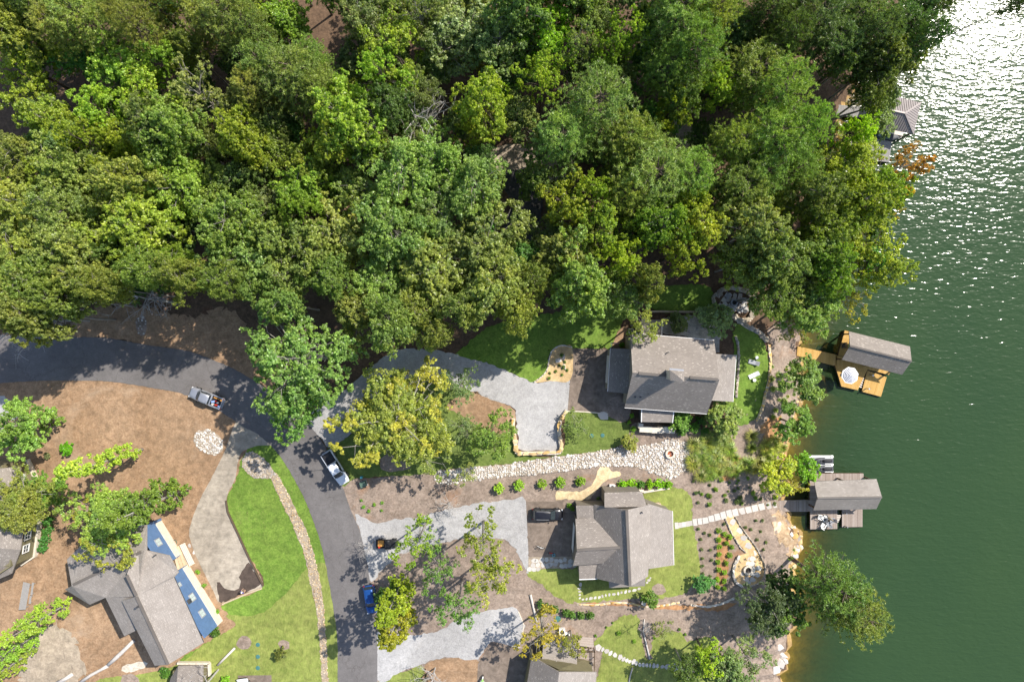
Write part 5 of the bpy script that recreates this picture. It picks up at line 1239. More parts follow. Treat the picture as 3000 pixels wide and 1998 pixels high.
slope(hE, [er[0], er[1], W(-60,1450,9), W(-60,1380,9)]); slope(hE, [er[1], er[3], W(-70,1600,9), W(-60,1450,9)]); slope(hE, [er[3], W(34,1680,4.5), W(-60,1720,4.5), W(-70,1600,9)])
for u in (.35, .7): window(hE, eb[3], eb[2], u, 3.2, 1.2, 1.3, .25)
window(hE, eb[1], eb[0], .5, 3.2, 1.4, 1.3, .25, 'pane_pale')
# --- the house at the lower border
hC = empty('house', (W(1650,2010,0).x, W(1650,2010,0).y, 0), 'olive-gabled house with a railed deck at the foot of the lower gravel drive', 'house')
cr1, cr2 = W(1638,1968,8.0), W(1625,2080,8.0)
slope(hC, [W(1558,1921,4.8), cr1, cr2, W(1530,2080,4.8)]); slope(hC, [cr1, W(1748,1968,5.0), W(1742,2080,5.0), cr2], 'shingle_light')  # west slope darker, sunward east slope paler: light and shade put into colour
A = [W(1572,1930,4.5), W(1738,1968,4.7)]
k = WB(hC); g0, g1 = Vector((A[0].x, A[0].y, -.3)), Vector((A[1].x, A[1].y, -.3)); ap = Vector((cr1.x, (cr1.y + .25), 7.7))
k.add([g0, g1, A[1], ap, A[0]], [[0, 1, 2, 3, 4]]); k.add([p + Vector((0, -.2, 0)) for p in (g0, g1, A[1], ap, A[0])], [[4, 3, 2, 1, 0]]); k.done('wall', 'siding_olive')
window(hC, g1, g0, .58, 5.0, 1.3, 1.5, .12, 'pane_pale')
cl = P3((1592,1878,3.6),(1692,1884,3.6),(1690,1955,4.0),(1588,1930,4.0)); slope(hC, cl, 'shingle_light', name='lower_roof'); box_walls(hC, cl, 3.4, 'siding_olive', .93)
for x0, y0, x1, y1 in ((1560,1925,1530,2080),(1736,1972,1730,2080)):
    a, b_ = W(x0, y0, 4.4), W(x1, y1, 4.4); k = WB(hC); k.bar(Vector((a.x, a.y, 2.1)), Vector((b_.x, b_.y, 2.1)), .2, 4.6); k.done('wall', 'siding_olive')
dk = empty('railed_deck', G(1722,1925), 'small brown deck with dark railings beside the olive gable', 'deck')
q = [G(x, y, 1.2) for x, y in ((1692,1890),(1738,1892),(1736,1958),(1692,1955))]
n = 14; k = WB(dk)
for i in range(n):
    t0, t1 = i / n + .004, (i + 1) / n - .004; k.slab([q[0].lerp(q[3], t0), q[1].lerp(q[2], t0), q[1].lerp(q[2], t1), q[0].lerp(q[3], t1)], .08)
o = k.done('deck_boards', 'plank_old'); o['kind'] = 'stuff'
for a, b_ in ((q[0], q[1]), (q[1], q[2])):
    for z in (.5, .75, 1.0):
        k = WB(dk); k.bar(a + Vector((0, 0, z)), b_ + Vector((0, 0, z)), .07, .06); k.done('rail', 'timber_dark')
    for t in (0, .33, .66, 1):
        p = a.lerp(b_, t); k = WB(dk); k.bar(p - Vector((0, 0, 1.2)), p + Vector((0, 0, 1.05)), .1, .1); k.done('post', 'timber_dark')
for i in range(4):
    k = WB(dk); a, b_ = G(1690 + 2 * i, 1878 - 4 * i, 1.0 - .25 * i), G(1737, 1884 - 5 * i, 1.0 - .25 * i); k.bar(a, b_, .42, .1); k.done('step', 'plank_old')
# --- small house at the lower-left border
hF = empty('house', (W(560,1990,0).x, W(560,1990,0).y, 0), 'small grey-roofed building with olive front and pale stone base below the long grey roof', 'house')
fb = [G(524,1938), G(616,1938), G(618,1975)]
for a, b_ in zip(fb, fb[1:]):
    k = WB(hF); k.bar(Vector((a.x, a.y, .2)), Vector((b_.x, b_.y, .2)), .35, .9); k.done('stone_base', 'cream_stone')
k = WB(hF); k.slab([Vector((p.x, p.y, 2.6)) for p in (fb[0] + Vector((.3, -.25, 0)), fb[1] + Vector((-.3, -.25, 0)))] + [Vector((fb[1].x - .3, -62, 2.6)), Vector((fb[0].x + .3, -62, 2.6))], 2.8); k.done('wall', 'siding_olive')
slope(hF, P3((522,1950,3.2),(596,1948,3.2),(590,2090,5.5),(510,2090,5.5))); slope(hF, P3((522,1950,3.2),(510,2090,5.5),(470,2090,2.5),(500,1985,2.4)))
window(hF, fb[1], fb[0], .35, 1.7, 1.0, 1.0, -.1); window(hF, fb[1], fb[0], .7, 1.7, 1.0, 1.0, -.1)

# ------------------------------------------------------------------ docks and boathouses
ZD = -2.75
def deck(root, px, n, mat, z=ZD, along=False, t=.09, posts=True, fascia=None):
    """quad of px corners a,b,c,d; boards run from edge a-b to edge d-c"""
    q = [W(x, y, z) for x, y in px]
    if along: q = [q[1], q[2], q[3], q[0]]
    k = WB(root); gap = .06
    for i in range(n):
        t0, t1 = (i + gap) / n, (i + 1 - gap) / n
        k.slab([q[0].lerp(q[1], t0), q[0].lerp(q[1], t1), q[3].lerp(q[2], t1), q[3].lerp(q[2], t0)], t)
    o = k.done('deck_boards', mat); o['kind'] = 'stuff'
    k = WB(root)
    for a, b_ in zip(q, q[1:] + q[:1]):
        c = sum(q, Vector()) / 4; a2, b2 = a.lerp(c, .01), b_.lerp(c, .01); k.bar(a2 - Vector((0, 0, .24)), b2 - Vector((0, 0, .24)), .12, .26)
    k.done('frame', fascia or 'timber_dark')
    if posts:
        for p in q:
            c = sum(q, Vector()) / 4; p = p.lerp(c, .07); k = WB(root); k.bar(Vector((p.x, p.y, -6.5)), Vector((p.x, p.y, z - .1)), .22, .22); k.done('pile', 'timber_dark')
    return q
def shed_roof(root, e1, rd, e2, mat='shingle', posts=True, z0=ZD):
    slope(root, [e1[0], e1[1], rd[1], rd[0]], mat, .16); slope(root, [rd[0], rd[1], e2[1], e2[0]], mat, .16)
    ridge_cap(root, rd[0], rd[1], mat, w=.3, h=.08)
    for pair in (e1, e2):
        i0, i1 = pair[0].lerp(pair[1], .03), pair[0].lerp(pair[1], .97)
        c = (rd[0] + rd[1]) / 2
        k = WB(root); f = lambda p: Vector((p.x + (c.x - p.x) * .04, p.y + (c.y - p.y) * .1, p.z - .3)); k.bar(f(i0), f(i1), .2, .28); k.done('beam', 'timber_dark')
        for t in (0, .5, 1):
            p = f(i0.lerp(i1, t)); k = WB(root); k.bar(Vector((p.x, p.y, -6.3)), Vector((p.x, p.y, p.z)), .22, .22); k.done('post', 'timber_dark')
def steps(root, px, z0, z1, n, mat):
    q = [W(x, y, z0) for x, y in px]
    for i in range(n):
        t0, t1 = i / n + .03, (i + 1) / n - .05; z = Vector((0, 0, (z1 - z0) * (i + .5) / n))
        k = WB(root); k.slab([p + z for p in (q[0].lerp(q[3], t0), q[1].lerp(q[2], t0), q[1].lerp(q[2], t1), q[0].lerp(q[3], t1))], .07); k.done('step', mat)
b1 = empty('boathouse', W(2520,1060,ZD), 'boathouse with grey shingle roof on a dock of new golden timber', 'boathouse')
deck(b1, [(2337,1015),(2452,1040),(2450,1072),(2334,1042)], 44, 'plank_new', fascia='plank_new')
deck(b1, [(2475,968),(2492,972),(2480,1046),(2456,1041)], 26, 'plank_new', along=True)
deck(b1, [(2449,1041),(2545,1062),(2541,1084),(2448,1074)], 34, 'plank_new')
deck(b1, [(2448,1074),(2541,1084),(2513,1143),(2465,1132)], 30, 'plank_new')
deck(b1, [(2541,1085),(2598,1105),(2581,1162),(2525,1147)], 26, 'plank_new', z=ZD - .25)
deck(b1, [(2545,1062),(2615,1080),(2604,1098),(2541,1082)], 26, 'plank_new', z=ZD - .02)
steps(b1, [(2519,1102),(2532,1106),(2526,1138),(2512,1134)], ZD, ZD - .3, 5, 'plank_white')
re1 = P3((2487.5,971,-.1),(2666,1015,-.1)); rr = P3((2490,1013,1.9),(2671,1058,1.9)); re2 = P3((2466.5,1053.6,-.1),(2643,1098,-.1))
shed_roof(b1, re1, rr, re2)
for x, y in ((2548,1099),(2537,1138)):
    p = W(x, y, ZD - .25); k = WB(b1); k.tube([p, p + Vector((0, 0, 1.0))], .09, 8); k.tube([p + Vector((0, 0, 1.0)), p + Vector((0, 0, 1.12))], .14, 8); k.done('mooring_post', 'steel')
b2 = empty('boathouse', W(2480,1460,ZD), 'boathouse with grey shingle roof on a weathered grey-brown dock', 'boathouse')
deck(b2, [(2272,1468),(2374,1465),(2374,1498),(2272,1498)], 40, 'plank_old', fascia='plank_grey')
deck(b2, [(2372,1387),(2530,1387),(2530,1406),(2372,1408)], 56, 'plank_old')
deck(b2, [(2372.4,1409),(2396,1409),(2396,1464),(2373,1464)], 26, 'plank_old', along=True)
deck(b2, [(2374.5,1465),(2470,1465),(2470,1492),(2374.5,1492)], 34, 'plank_old')
deck(b2, [(2374,1492.5),(2453,1492.5),(2453,1549),(2374,1550)], 28, 'plank_old')
deck(b2, [(2467,1492.5),(2527,1491),(2527,1543),(2467,1544)], 22, 'plank_old', z=ZD - .25)
steps(b2, [(2453,1508),(2466,1508),(2458,1532),(2453,1532)], ZD, ZD - .3, 5, 'plank_white')
re1 = P3((2385.5,1410,0),(2568,1403,0)); rr = P3((2395,1458.5,2.0),(2584,1456,2.0)); re2 = P3((2383,1494.5,0),(2567.7,1490.7,0))
shed_roof(b2, re1, rr, re2, 'shingle_light')
for x, y in ((2472,1501),(2475,1540)):
    p = W(x, y, ZD - .25); k = WB(b2); k.tube([p, p + Vector((0, 0, 1.0))], .09, 8); k.done('mooring_post', 'steel')
b3 = empty('boathouse', W(2620,340,ZD), 'boathouse with hipped ribbed metal roof near the glittering water', 'boathouse')
hp = P3((2590,275,.2),(2698,301.5,.2),(2677,393.7,.2),(2556,368,.2)); h0, h1 = P3((2600,321,2.0),(2651.5,332,2.0))
planes = [[hp[0], hp[1], h1, h0], [hp[1], hp[2], h1], [hp[2], hp[3], h0, h1], [hp[3], hp[0], h0]]
for pl in planes:
    b = WB(b3); b.slab(pl, .1); sl = b.done('roof_slope', 'metal_roof')
    a, b_ = pl[0], pl[1]; nrib = int((b_ - a).length / .38); k = WB(b3)
    nn = (pl[1] - pl[0]).cross(pl[2] - pl[0]).normalized(); nn = nn if nn.z > 0 else -nn
    ed = (b_ - a).normalized(); upv = nn.cross(ed); upv = upv if upv.z > 0 else -upv
    for i in range(nrib):
        s0 = a.lerp(b_, (i + .5) / nrib); best = None
        poly = pl[1:] + [pl[0]]
        for p, q in zip(poly, poly[1:]):
            r = q - p; den = upv.cross(r).dot(nn)
            if abs(den) < 1e-6: continue
            tt = (p - s0).cross(r).dot(nn) / den; uu = (p - s0).cross(upv).dot(nn) / den
            if tt > .05 and -.01 <= uu <= 1.01: best = tt if best is None else min(best, tt)
        if best: k.bar(s0 + nn * .03, s0 + upv * best + nn * .03, .06, .06)
    o = k.done('seam_ribs', 'metal_roof', sl); o['kind'] = 'stuff'
for p, q in ((hp[0], h0), (hp[1], h1), (hp[2], h1), (hp[3], h0), (h0, h1)):
    k = WB(b3); k.bar(p + Vector((0, 0, .05)), q + Vector((0, 0, .05)), .25, .07); k.done('ridge_cap', 'metal_roof')
for p in shrink(hp, .92):
    k = WB(b3); k.bar(Vector((p.x, p.y, -6.5)), Vector((p.x, p.y, .05)), .2, .2); k.done('post', 'timber_dark')
deck(b3, [(2400,302),(2560,318),(2556,350),(2400,332)], 60, 'plank_grey')
deck(b3, [(2495,392),(2613,416),(2605,476),(2490,462)], 46, 'plank_grey')
deck(b3, [(2556,318),(2574,322),(2560,392),(2535,388)], 30, 'plank_grey', along=True)
deck(b3, [(2570,372),(2648,388),(2645,399),(2566,383)], 30, 'plank_white')
# ------------------------------------------------------------------ vehicles (local x points forward)
def loft(b, secs):
    """secs: (x, half width low, half width high, z low, z high)"""
    rings = []
    for x, w0, w1, z0, z1 in secs:
        r = min(.16, (z1 - z0) * .3); o = len(b.v)
        for y, z in ((-w0, z0), (-w1, z0 + (z1 - z0) * .45), (-w1 * .985, z1 - r), (-w1 + r * .7, z1 - r * .2), (-w1 * .45, z1 + .012), (w1 * .45, z1 + .012), (w1 - r * .7, z1 - r * .2), (w1 * .985, z1 - r), (w1, z0 + (z1 - z0) * .45), (w0, z0)):
            b.v.append(Vector((x, y, z)))
        rings.append(o)
    n = 10
    for a, c in zip(rings, rings[1:]):
        for k in range(n): b.f.append([a + k, c + k, c + (k + 1) % n, a + (k + 1) % n]); b.m.append(b.cur)
    b.f.append([rings[0] + k for k in range(n)]); b.m.append(b.cur); b.f.append([rings[-1] + k for k in range(n)][::-1]); b.m.append(b.cur)
def wheel(root, x, y, r=.37, w=.24):
    b = B(); b.tube([(x, y - w / 2, r), (x, y + w / 2, r)], r, 18); t = b.build('wheel', 'rubber', root)
    b = B(); b.tube([(x, y - w / 2 - .01, r), (x, y + w / 2 + .01, r)], r * .62, 12); b.build('rim', 'steel', t)
def cabin(root, mat, xb, xt, wb_, wt, zb, zt, pillars=(), rails=False, ribs=0):
    """glass house with painted roof and pillars; xb, xt = (rear, front) at the belt and at the roof"""
    lowv = [Vector((xb[0], -wb_, zb)), Vector((xb[1], -wb_ * .93, zb)), Vector((xb[1], wb_ * .93, zb)), Vector((xb[0], wb_, zb))]
    top = [Vector((xt[0], -wt, zt)), Vector((xt[1], -wt * .95, zt)), Vector((xt[1], wt * .95, zt)), Vector((xt[0], wt, zt))]
    b = B(); fm = Vector((xb[1] + .1, 0, zb)); tm = Vector((xt[1] + .06, 0, zt + .01))
    b.add([lowv[0], lowv[1], fm, lowv[2], lowv[3], top[0], top[1], tm, top[2], top[3]], [[i, (i + 1) % 5, (i + 1) % 5 + 5, i + 5] for i in range(5)] + [[5, 6, 7, 8, 9]])
    b.build('window_glass', 'glass_pane', root)
    b = B()
    loft(b, [(xt[0] - .06, wt * .8, wt * .86, zt - .04, zt + .03), (xt[0] + .05, wt * .96, wt, zt - .05, zt + .06), ((xt[0] + xt[1]) / 2, wt, wt * 1.02, zt - .05, zt + .085), (xt[1] - .05, wt * .93, wt * .97, zt - .05, zt + .055), (xt[1] + .08, wt * .84, wt * .88, zt - .04, zt + .02)])
    rf = b.build('roof', mat, root, smooth=True)
    for i in range(ribs):
        y = -wt * .7 + 1.4 * wt * i / (ribs - 1); k = B(); k.bar((xt[0] + .15, y, zt + .085), (xt[1] - .15, y, zt + .085), .05, .03); k.build('roof_rib', mat, rf)
    for p, q in zip(lowv, top):
        k = B(); k.bar(p, q, .09, .09); k.build('pillar', mat, root)
    for f in pillars:
        for s in (-1, 1):
            k = B(); x0 = xb[0] + (xb[1] - xb[0]) * f; x1 = xt[0] + (xt[1] - xt[0]) * f; k.bar((x0, s * wb_ * .99, zb), (x1, s * wt * .99, zt), .1, .08); k.build('pillar', 'black_plastic' if f < .9 else mat, root)
    if rails:
        for s in (-1, 1):
            k = B(); k.tube([(xt[0] + .2, s * wt * .93, zt + .12), (xt[1] - .25, s * wt * .93, zt + .12)], .03, 6); k.build('roof_rail', 'steel', rf)
def lights(root, L, w, zf=.72, zr=.85):
    for s in (-1, 1):
        k = B(); k.box((L / 2 - .12, s * (w - .2), zf), (.2, .34, .16)); k.build('headlight', 'lamp_clear', root, bevel=.03)
        k = B(); k.box((-L / 2 + .06, s * (w - .12), zr), (.12, .2, .3)); k.build('taillight', 'lamp_red', root, bevel=.02)
        k = B(); k.box((L * .2, s * (w + .13), 1.12), (.14, .22, .18)); k.build('mirror', 'black_plastic', root, bevel=.03)
def suv(loc, rz, L, mat, label, rails=False, cat='car', wt=.70):
    r = empty('parked_car', loc, label, cat, rz=rz); w = .94; h = L / 2; b = B()
    loft(b, [(-h, .62, .72, .46, .92), (-h + .08, .8, .88, .4, 1.0), (-h + .6, .9, w, .3, 1.03), (-.2, .9, w, .3, 1.04), (h - 1.4, .9, w, .3, 1.05), (h - .75, .88, .92, .3, 1.0), (h - .25, .78, .83, .36, .9), (h - .05, .6, .66, .42, .78)])
    b.build('body', mat, r, smooth=True)
    cabin(r, mat, (-h + .12, h - 1.25), (-h + .45, h - 2.05), .86, wt, 1.0, 1.66, (.33, .62), rails)
    for x in (-h + .85, h - .9):
        for s in (-1, 1): wheel(r, x, s * .84)
    lights(r, L, .9)
    k = B(); k.bar((h - 1.2, -.6, 1.06), (h - 1.2, .6, 1.06), .06, .04); k.build('wiper', 'black_plastic', r)
    for x in (h - .02, -h + .02):
        k = B(); k.box((x, 0, .5), (.12, 1.3, .2)); k.build('bumper', 'black_plastic', r, bevel=.04)
    return r
def pickup(loc, rz, L, mat, label, tonneau=False):
    r = empty('pickup_truck', loc, label, 'pickup truck', rz=rz); h = L / 2; w = .97; xc = -h + 1.85; b = B()
    loft(b, [(xc, .92, w, .42, 1.13), (xc + .5, .92, w, .42, 1.14), (h - 1.6, .92, w, .42, 1.16), (h - 1.2, .92, .96, .42, 1.15), (h - .35, .86, .9, .45, 1.06), (h - .1, .74, .8, .48, .98), (h, .62, .7, .5, .85)])
    b.build('body', mat, r, smooth=True)
    cabin(r, mat, (xc + .1, h - 1.35), (xc + .2, h - 2.05), .9, .74, 1.12, 1.82, (.42,), False, 6)
    bd = B(); bd.box((-h + .93, 0, .62), (1.84, 1.7, .1)); bd.build('bed_floor', 'black_plastic', r)
    for s in (-1, 1):
        k = B(); k.box((-h + .94, s * .88, .82), (1.86, .18, .62)); k.build('bed_side', mat, r, bevel=.04)
    k = B(); k.box((-h + .06, 0, .84), (.1, 1.6, .56)); k.build('tailgate', mat, r, bevel=.03)
    if tonneau:
        k = B(); k.box((-h + .95, 0, 1.17), (1.78, 1.66, .07)); k.build('bed_cover', 'black_plastic', r, bevel=.025)
    for x in (-h + .95, h - .95):
        for s in (-1, 1): wheel(r, x, s * .87, .4, .27)
    lights(r, L, .92, .85, .95)
    k = B(); k.box((-h - .08, 0, .55), (.2, 1.6, .16)); k.build('bumper', 'steel', r, bevel=.03)
    k = B(); k.box((h + .02, 0, .55), (.16, 1.5, .2)); k.build('bumper', mat, r, bevel=.03)
    k = B(); k.bar((h - 1.28, -.6, 1.18), (h - 1.28, .6, 1.18), .06, .04); k.build('wiper', 'black_plastic', r)
    return r
g = W(605, 1165, .8); g.z = .08
tk = pickup(g, R(158.3), 5.5, 'paint_silver', 'silver pickup truck with an open bed full of gear on the road edge')
g2 = W(983, 1370, .8); g2.z = .08
pickup(g2, R(-58), 5.7, 'paint_white', 'white pickup truck with a black bed cover parked at the road bend', True)
g3 = W(1086, 1755, .8); g3.z = .08
suv(g3, R(-82), 4.6, 'paint_blue', 'dark blue car parked on the shaded right edge of the road')
g4 = W(1604, 1506, .8); g4.z = .08
suv(g4, R(-1), 4.9, 'paint_black', 'black SUV with roof rails on the brown concrete drive', True)
g5 = W(714, 2030, .8); g5.z = .08
suv(g5, R(97), 4.7, 'paint_white', 'white car on the small drive at the lower border')
# gear in the open truck bed
def inbed(u, v, z): 
    m = Matrix.Rotation(R(158.3), 3, 'Z'); return Vector(g) + m @ Vector((-2.75 + u, v, z))
def cargo(name, mat, u, v, d, label, cat, rz=0.0, z=.67, shape='box'):
    p = inbed(u, v, z); b = B()
    if shape == 'box': b.box((0, 0, d[2] / 2), d); o = b.build(name, mat, loc=p, rel=False, rz=R(158.3) + rz, bevel=min(d) * .18)
    elif shape == 'bucket':
        b.lathe([(0, 0), (d[0] * .42, 0), (d[0] * .5, d[2]), (d[0] * .44, d[2]), (d[0] * .38, .05), (0, .05)], n=14); o = b.build(name, mat, loc=p, rel=False)
    else:
        b.lathe([(0, 0), (d[0] * .4, .02), (d[0] * .5, d[2] * .4), (d[0] * .35, d[2] * .8), (d[0] * .1, d[2] * .95), (.03, d[2]), (0, d[2])], n=10); o = b.build(name, mat, loc=p, rel=False, rz=rz)
        o.scale = (1, d[1] / d[0], 1)
    tag(o, label, cat)
cargo('cooler', 'sky_blue', 1.45, .15, (.5, .36, .45), 'pale blue box in the silver truck bed', 'box', .5)
cargo('bucket', 'white_plastic', 1.35, .55, (.34, .34, .38), 'white bucket in the silver truck bed', 'bucket', shape='bucket')
cargo('duffel_bag', 'red', .85, .5, (.6, .34, .4), 'red bag lying along the side of the silver truck bed', 'bag', shape='bag')
cargo('fuel_can', 'red', 1.05, -.1, (.26, .2, .4), 'small red fuel can in the middle of the silver truck bed', 'fuel can', .3)
cargo('tarp_bundle', 'sky_blue', .35, .55, (.5, .42, .35), 'blue tarp bundle by the tailgate of the silver truck', 'tarp', shape='bag')
cargo('sack', 'white_cloth', .75, .1, (.4, .3, .3), 'white sack among the gear in the silver truck bed', 'sack', shape='bag')
cargo('plank_stack', 'orange_wood', 1.1, -.55, (1.0, .16, .3), 'orange-brown board along the side of the silver truck bed', 'board', .05)
cargo('crate', 'orange_wood', .35, -.45, (.35, .3, .3), 'orange crate by the tailgate of the silver truck', 'crate', .2)
# utility vehicle
uv = empty('utility_vehicle', G(1137, 1588, .06), 'black open utility vehicle with a tan box on its rear bed', 'utility vehicle', rz=0)
b = B(); loft(b, [(-.2, .55, .62, .3, .62), (.6, .6, .66, .3, .68), (1.3, .55, .6, .35, .8), (1.75, .38, .42, .4, .66)]); b.build('body', 'black_plastic', uv, smooth=True)
b = B(); b.box((-1.0, 0, .62), (1.5, 1.35, .1)); b.build('bed', 'dark_grey', uv)
for s in (-1, 1):
    b = B(); b.box((-1.0, s * .66, .8), (1.5, .05, .3)); b.build('bed_side', 'black_plastic', uv)
    b = B(); b.tube([(-.25, s * .6, .6), (-.15, s * .58, 1.75), (.75, s * .56, 1.8), (1.15, s * .58, .75)], .035, 6); b.build('roll_bar', 'black_plastic', uv)
b = B(); b.box((-1.75, 0, .8), (.05, 1.35, .3)); b.build('tailgate', 'black_plastic', uv)
b = B(); b.box((.3, 0, 1.83), (1.0, 1.2, .05)); b.build('roof', 'black_plastic', uv, bevel=.02)
for s in (-.3, .3):
    b = B(); b.box((.1, s, .75), (.5, .5, .18)); b.box((-.12, s, 1.05), (.12, .5, .5)); b.build('seat', 'dark_grey', uv, bevel=.04)
for x in (-1.15, 1.15):
    for s in (-1, 1): wheel(uv, x, s * .62, .32, .26)
p = G(1137, 1588, .06)
tag(B().box((0, 0, .2), (.95, .95, .4)).build('wooden_box', 'orange_wood', loc=p + Vector((-.98, .1, .67)), rel=False, bevel=.03), 'tan wooden box standing in the utility vehicle bed', 'box')
tag(B().box((0, 0, .2), (.3, .24, .4)).build('fuel_can', 'red', loc=p + Vector((-1.25, -.52, .67)), rel=False, bevel=.05), 'red fuel can beside the tan box in the utility vehicle', 'fuel can')

# ------------------------------------------------------------------ furniture and small things
def round_table(p, label, r=.28, h=.45, mat='white_plastic'):
    t = empty('side_table', p, label, 'table')
    B().lathe([(0, h - .03), (r, h - .03), (r, h), (0, h)], n=20).build('table_top', mat, t); B().tube([(0, 0, .02), (0, 0, h - .03)], .035, 8).build('leg', mat, t); B().lathe([(0, 0), (r * .6, 0), (r * .6, .03), (0, .03)], n=16).build('base', mat, t)
def lounger(p, rz, label, mat='white_plastic', pad='white_cloth', back=25):
    t = empty('sun_lounger', p, label, 'lounger', rz=rz)
    for x in (-.75, .6):
        for s in (-.3, .3): B().box((x, s, .14), (.06, .06, .28)).build('leg', mat, t)
    B().box((0, 0, .3), (1.75, .7, .06)).build('frame', mat, t); B().box((-.25, 0, .36), (1.2, .62, .08)).build('cushion', pad, t, bevel=.03)
    b = B(); c = math.cos(R(back)); s = math.sin(R(back)); b.bar((.36, 0, .38), (.36 + .6 * c, 0, .38 + .6 * s), .64, .08); b.build('backrest', pad, t)
def adirondack(p, rz, label, mat='grey_plastic', group=None):
    t = empty('patio_chair', p, label, 'chair', group, rz=rz)
    for i in range(5):
        x = -.25 + .12 * i; B().bar((x, -.27, .36 - .12 * (.25 - x) / .5), (x, .27, .36 - .12 * (.25 - x) / .5), .1, .03).build('seat_slat', mat, t)
    for i in range(5):
        y = -.24 + .12 * i; B().bar((-.3, y * .8, .26), (-.62, y * 1.1, .98 - .25 * abs(y)), .1, .025).build('back_slat', mat, t)
    for s in (-1, 1):
        B().box((0, s * .35, .56), (.72, .13, .03)).build('armrest', mat, t); B().box((.28, s * .33, .28), (.09, .05, .56)).build('leg', mat, t); B().bar((.3, s * .3, .3), (-.55, s * .3, .03), .04, .1).build('leg', mat, t)
def fire_pit(p, r, label, mat='cream_stone', inner='fire_ash', h=.45, n=12):
    t = empty('fire_pit', p, label, 'fire pit')
    for k in range(n):
        a0, a1 = 6.2832 * k / n + .02, 6.2832 * (k + 1) / n - .02; b = B(); ri = r * .62
        q = [(r * math.cos(a0), r * math.sin(a0)), (r * math.cos(a1), r * math.sin(a1)), (ri * math.cos(a1), ri * math.sin(a1)), (ri * math.cos(a0), ri * math.sin(a0))]
        b.slab([(x, y, h) for x, y in q], h + .1); b.build('block', mat, t)
    B().lathe([(0, .1), (r * .6, .1)], n=16).build('ash', inner, t)
lounger(G(2206,1062), R(-15), 'grey-cushioned lounger in the shade on the house lawn', 'white_plastic', 'grey_plastic')
lounger(G(2206,1099), R(25), 'white lounger in full sun on the house lawn')
round_table(G(2215,1048), 'small round table beside the shaded grey lounger'); round_table(G(2208,1113), 'small round white table beside the sunlit white lounger')
fire_pit(G(2149,887,.1), .62, 'round fire pit on the shaded patio with the boulder wall', 'grey_plastic')
for x, y, a, l in ((2130,868,-40,'lawn'), (2176,881,180,'lake'), (2172,906,135,'house')):
    adirondack(G(x, y, .13), R(a), f'grey slatted chair on the {l} side of the shaded fire pit')
fire_pit(G(2189,1667,.2), .78, 'round pale fire pit in the middle of the round patio', 'cream_stone')
fp = fire_pit(G(1962,1328,.12), .8, 'cream stone ring with a rusty bowl on the white stones', 'cream_stone', 'rust')
fd = W(2420,1520,ZD); fd.z = ZD + .005
def ft(x, y): p = W(x, y, ZD); p.z = ZD + .005; return p
for x, y, a, l in ((2400,1513,-20,'nearest the walkway'), (2409,1537,60,'at the lake edge'), (2425,1532,110,'beside the steps'), (2434,1522,175,'facing the walkway'), (2412,1516,-60,'close to the folded umbrella')):
    adirondack(ft(x, y), R(a), f'pale grey slatted chair on the weathered dock {l}', 'white_plastic' if x < 2420 else 'grey_plastic')
t = empty('fire_table', ft(2416,1524), 'dark low table among the chairs on the weathered dock', 'table'); B().box((0, 0, .42), (.7, .7, .06)).build('table_top', 'dark_grey', t, bevel=.02); B().box((0, 0, .2), (.5, .5, .4)).build('base', 'black_plastic', t)
# folded umbrella leaning on the chairs
t = empty('folded_umbrella', ft(2420,1513), 'folded tan umbrella standing by the chairs on the weathered dock', 'umbrella')
B().tube([(0, 0, 0), (.15, -.1, 2.3)], .03, 6).build('pole', 'timber_tan', t); B().tube([(.06, -.04, .9), (.08, -.06, 1.2), (.13, -.09, 2.0), (.15, -.1, 2.3)], [.22, .2, .12, .03], 8).build('canopy', 'tan_cloth', t, smooth=True); B().lathe([(0, 0), (.3, 0), (.3, .08), (0, .1)], n=14).build('base', 'dark_grey', t)
# striped umbrella on the new dock
uc = W(2489, 1100, -.35); t = empty('striped_umbrella', (uc.x, uc.y, ZD), 'navy and white striped umbrella on the new timber dock', 'umbrella')
Rm, n8, zt, hh = 1.42, 8, 2.5, .5; b = B(); K = 13
for j in range(K):
    r0, r1 = Rm * j / K, Rm * (j + 1) / K; z0_, z1_ = zt + hh * (1 - (j / K) ** 1.15), zt + hh * (1 - ((j + 1) / K) ** 1.15); b.cur = 1 if (j % 2 == 0 and j > 0) or j == 0 else 0
    if j == K - 1: b.cur = 0
    for k in range(n8):
        a0, a1 = 6.2832 * k / n8 + .2, 6.2832 * (k + 1) / n8 + .2
        vs_ = [(r0 * math.cos(a0), r0 * math.sin(a0), z0_), (r1 * math.cos(a0), r1 * math.sin(a0), z1_), (r1 * math.cos(a1), r1 * math.sin(a1), z1_), (r0 * math.cos(a1), r0 * math.sin(a1), z0_)]
        b.add(vs_ if r0 > 0 else [vs_[0], vs_[1], vs_[2]], [[0, 1, 2, 3]] if r0 > 0 else [[0, 1, 2]])
b.build('canopy', ['white_cloth', 'navy'], t)
B().tube([(0, 0, 0), (0, 0, 3.05)], .03, 8).build('pole', 'timber_tan', t); B().lathe([(0, 0), (.35, 0), (.35, .1), (0, .12)], n=16).build('base', 'dark_grey', t)
for k in range(8):
    a = 6.2832 * k / 8 + .2; B().bar((0, 0, zt + hh - .04), (Rm * .98 * math.cos(a), Rm * .98 * math.sin(a), zt - .03), .025, .025).build('rib', 'timber_tan', t)
adirondack(ft(2470,1014), R(-90), 'dark grey chair at the shore end of the new boathouse', 'dark_grey')
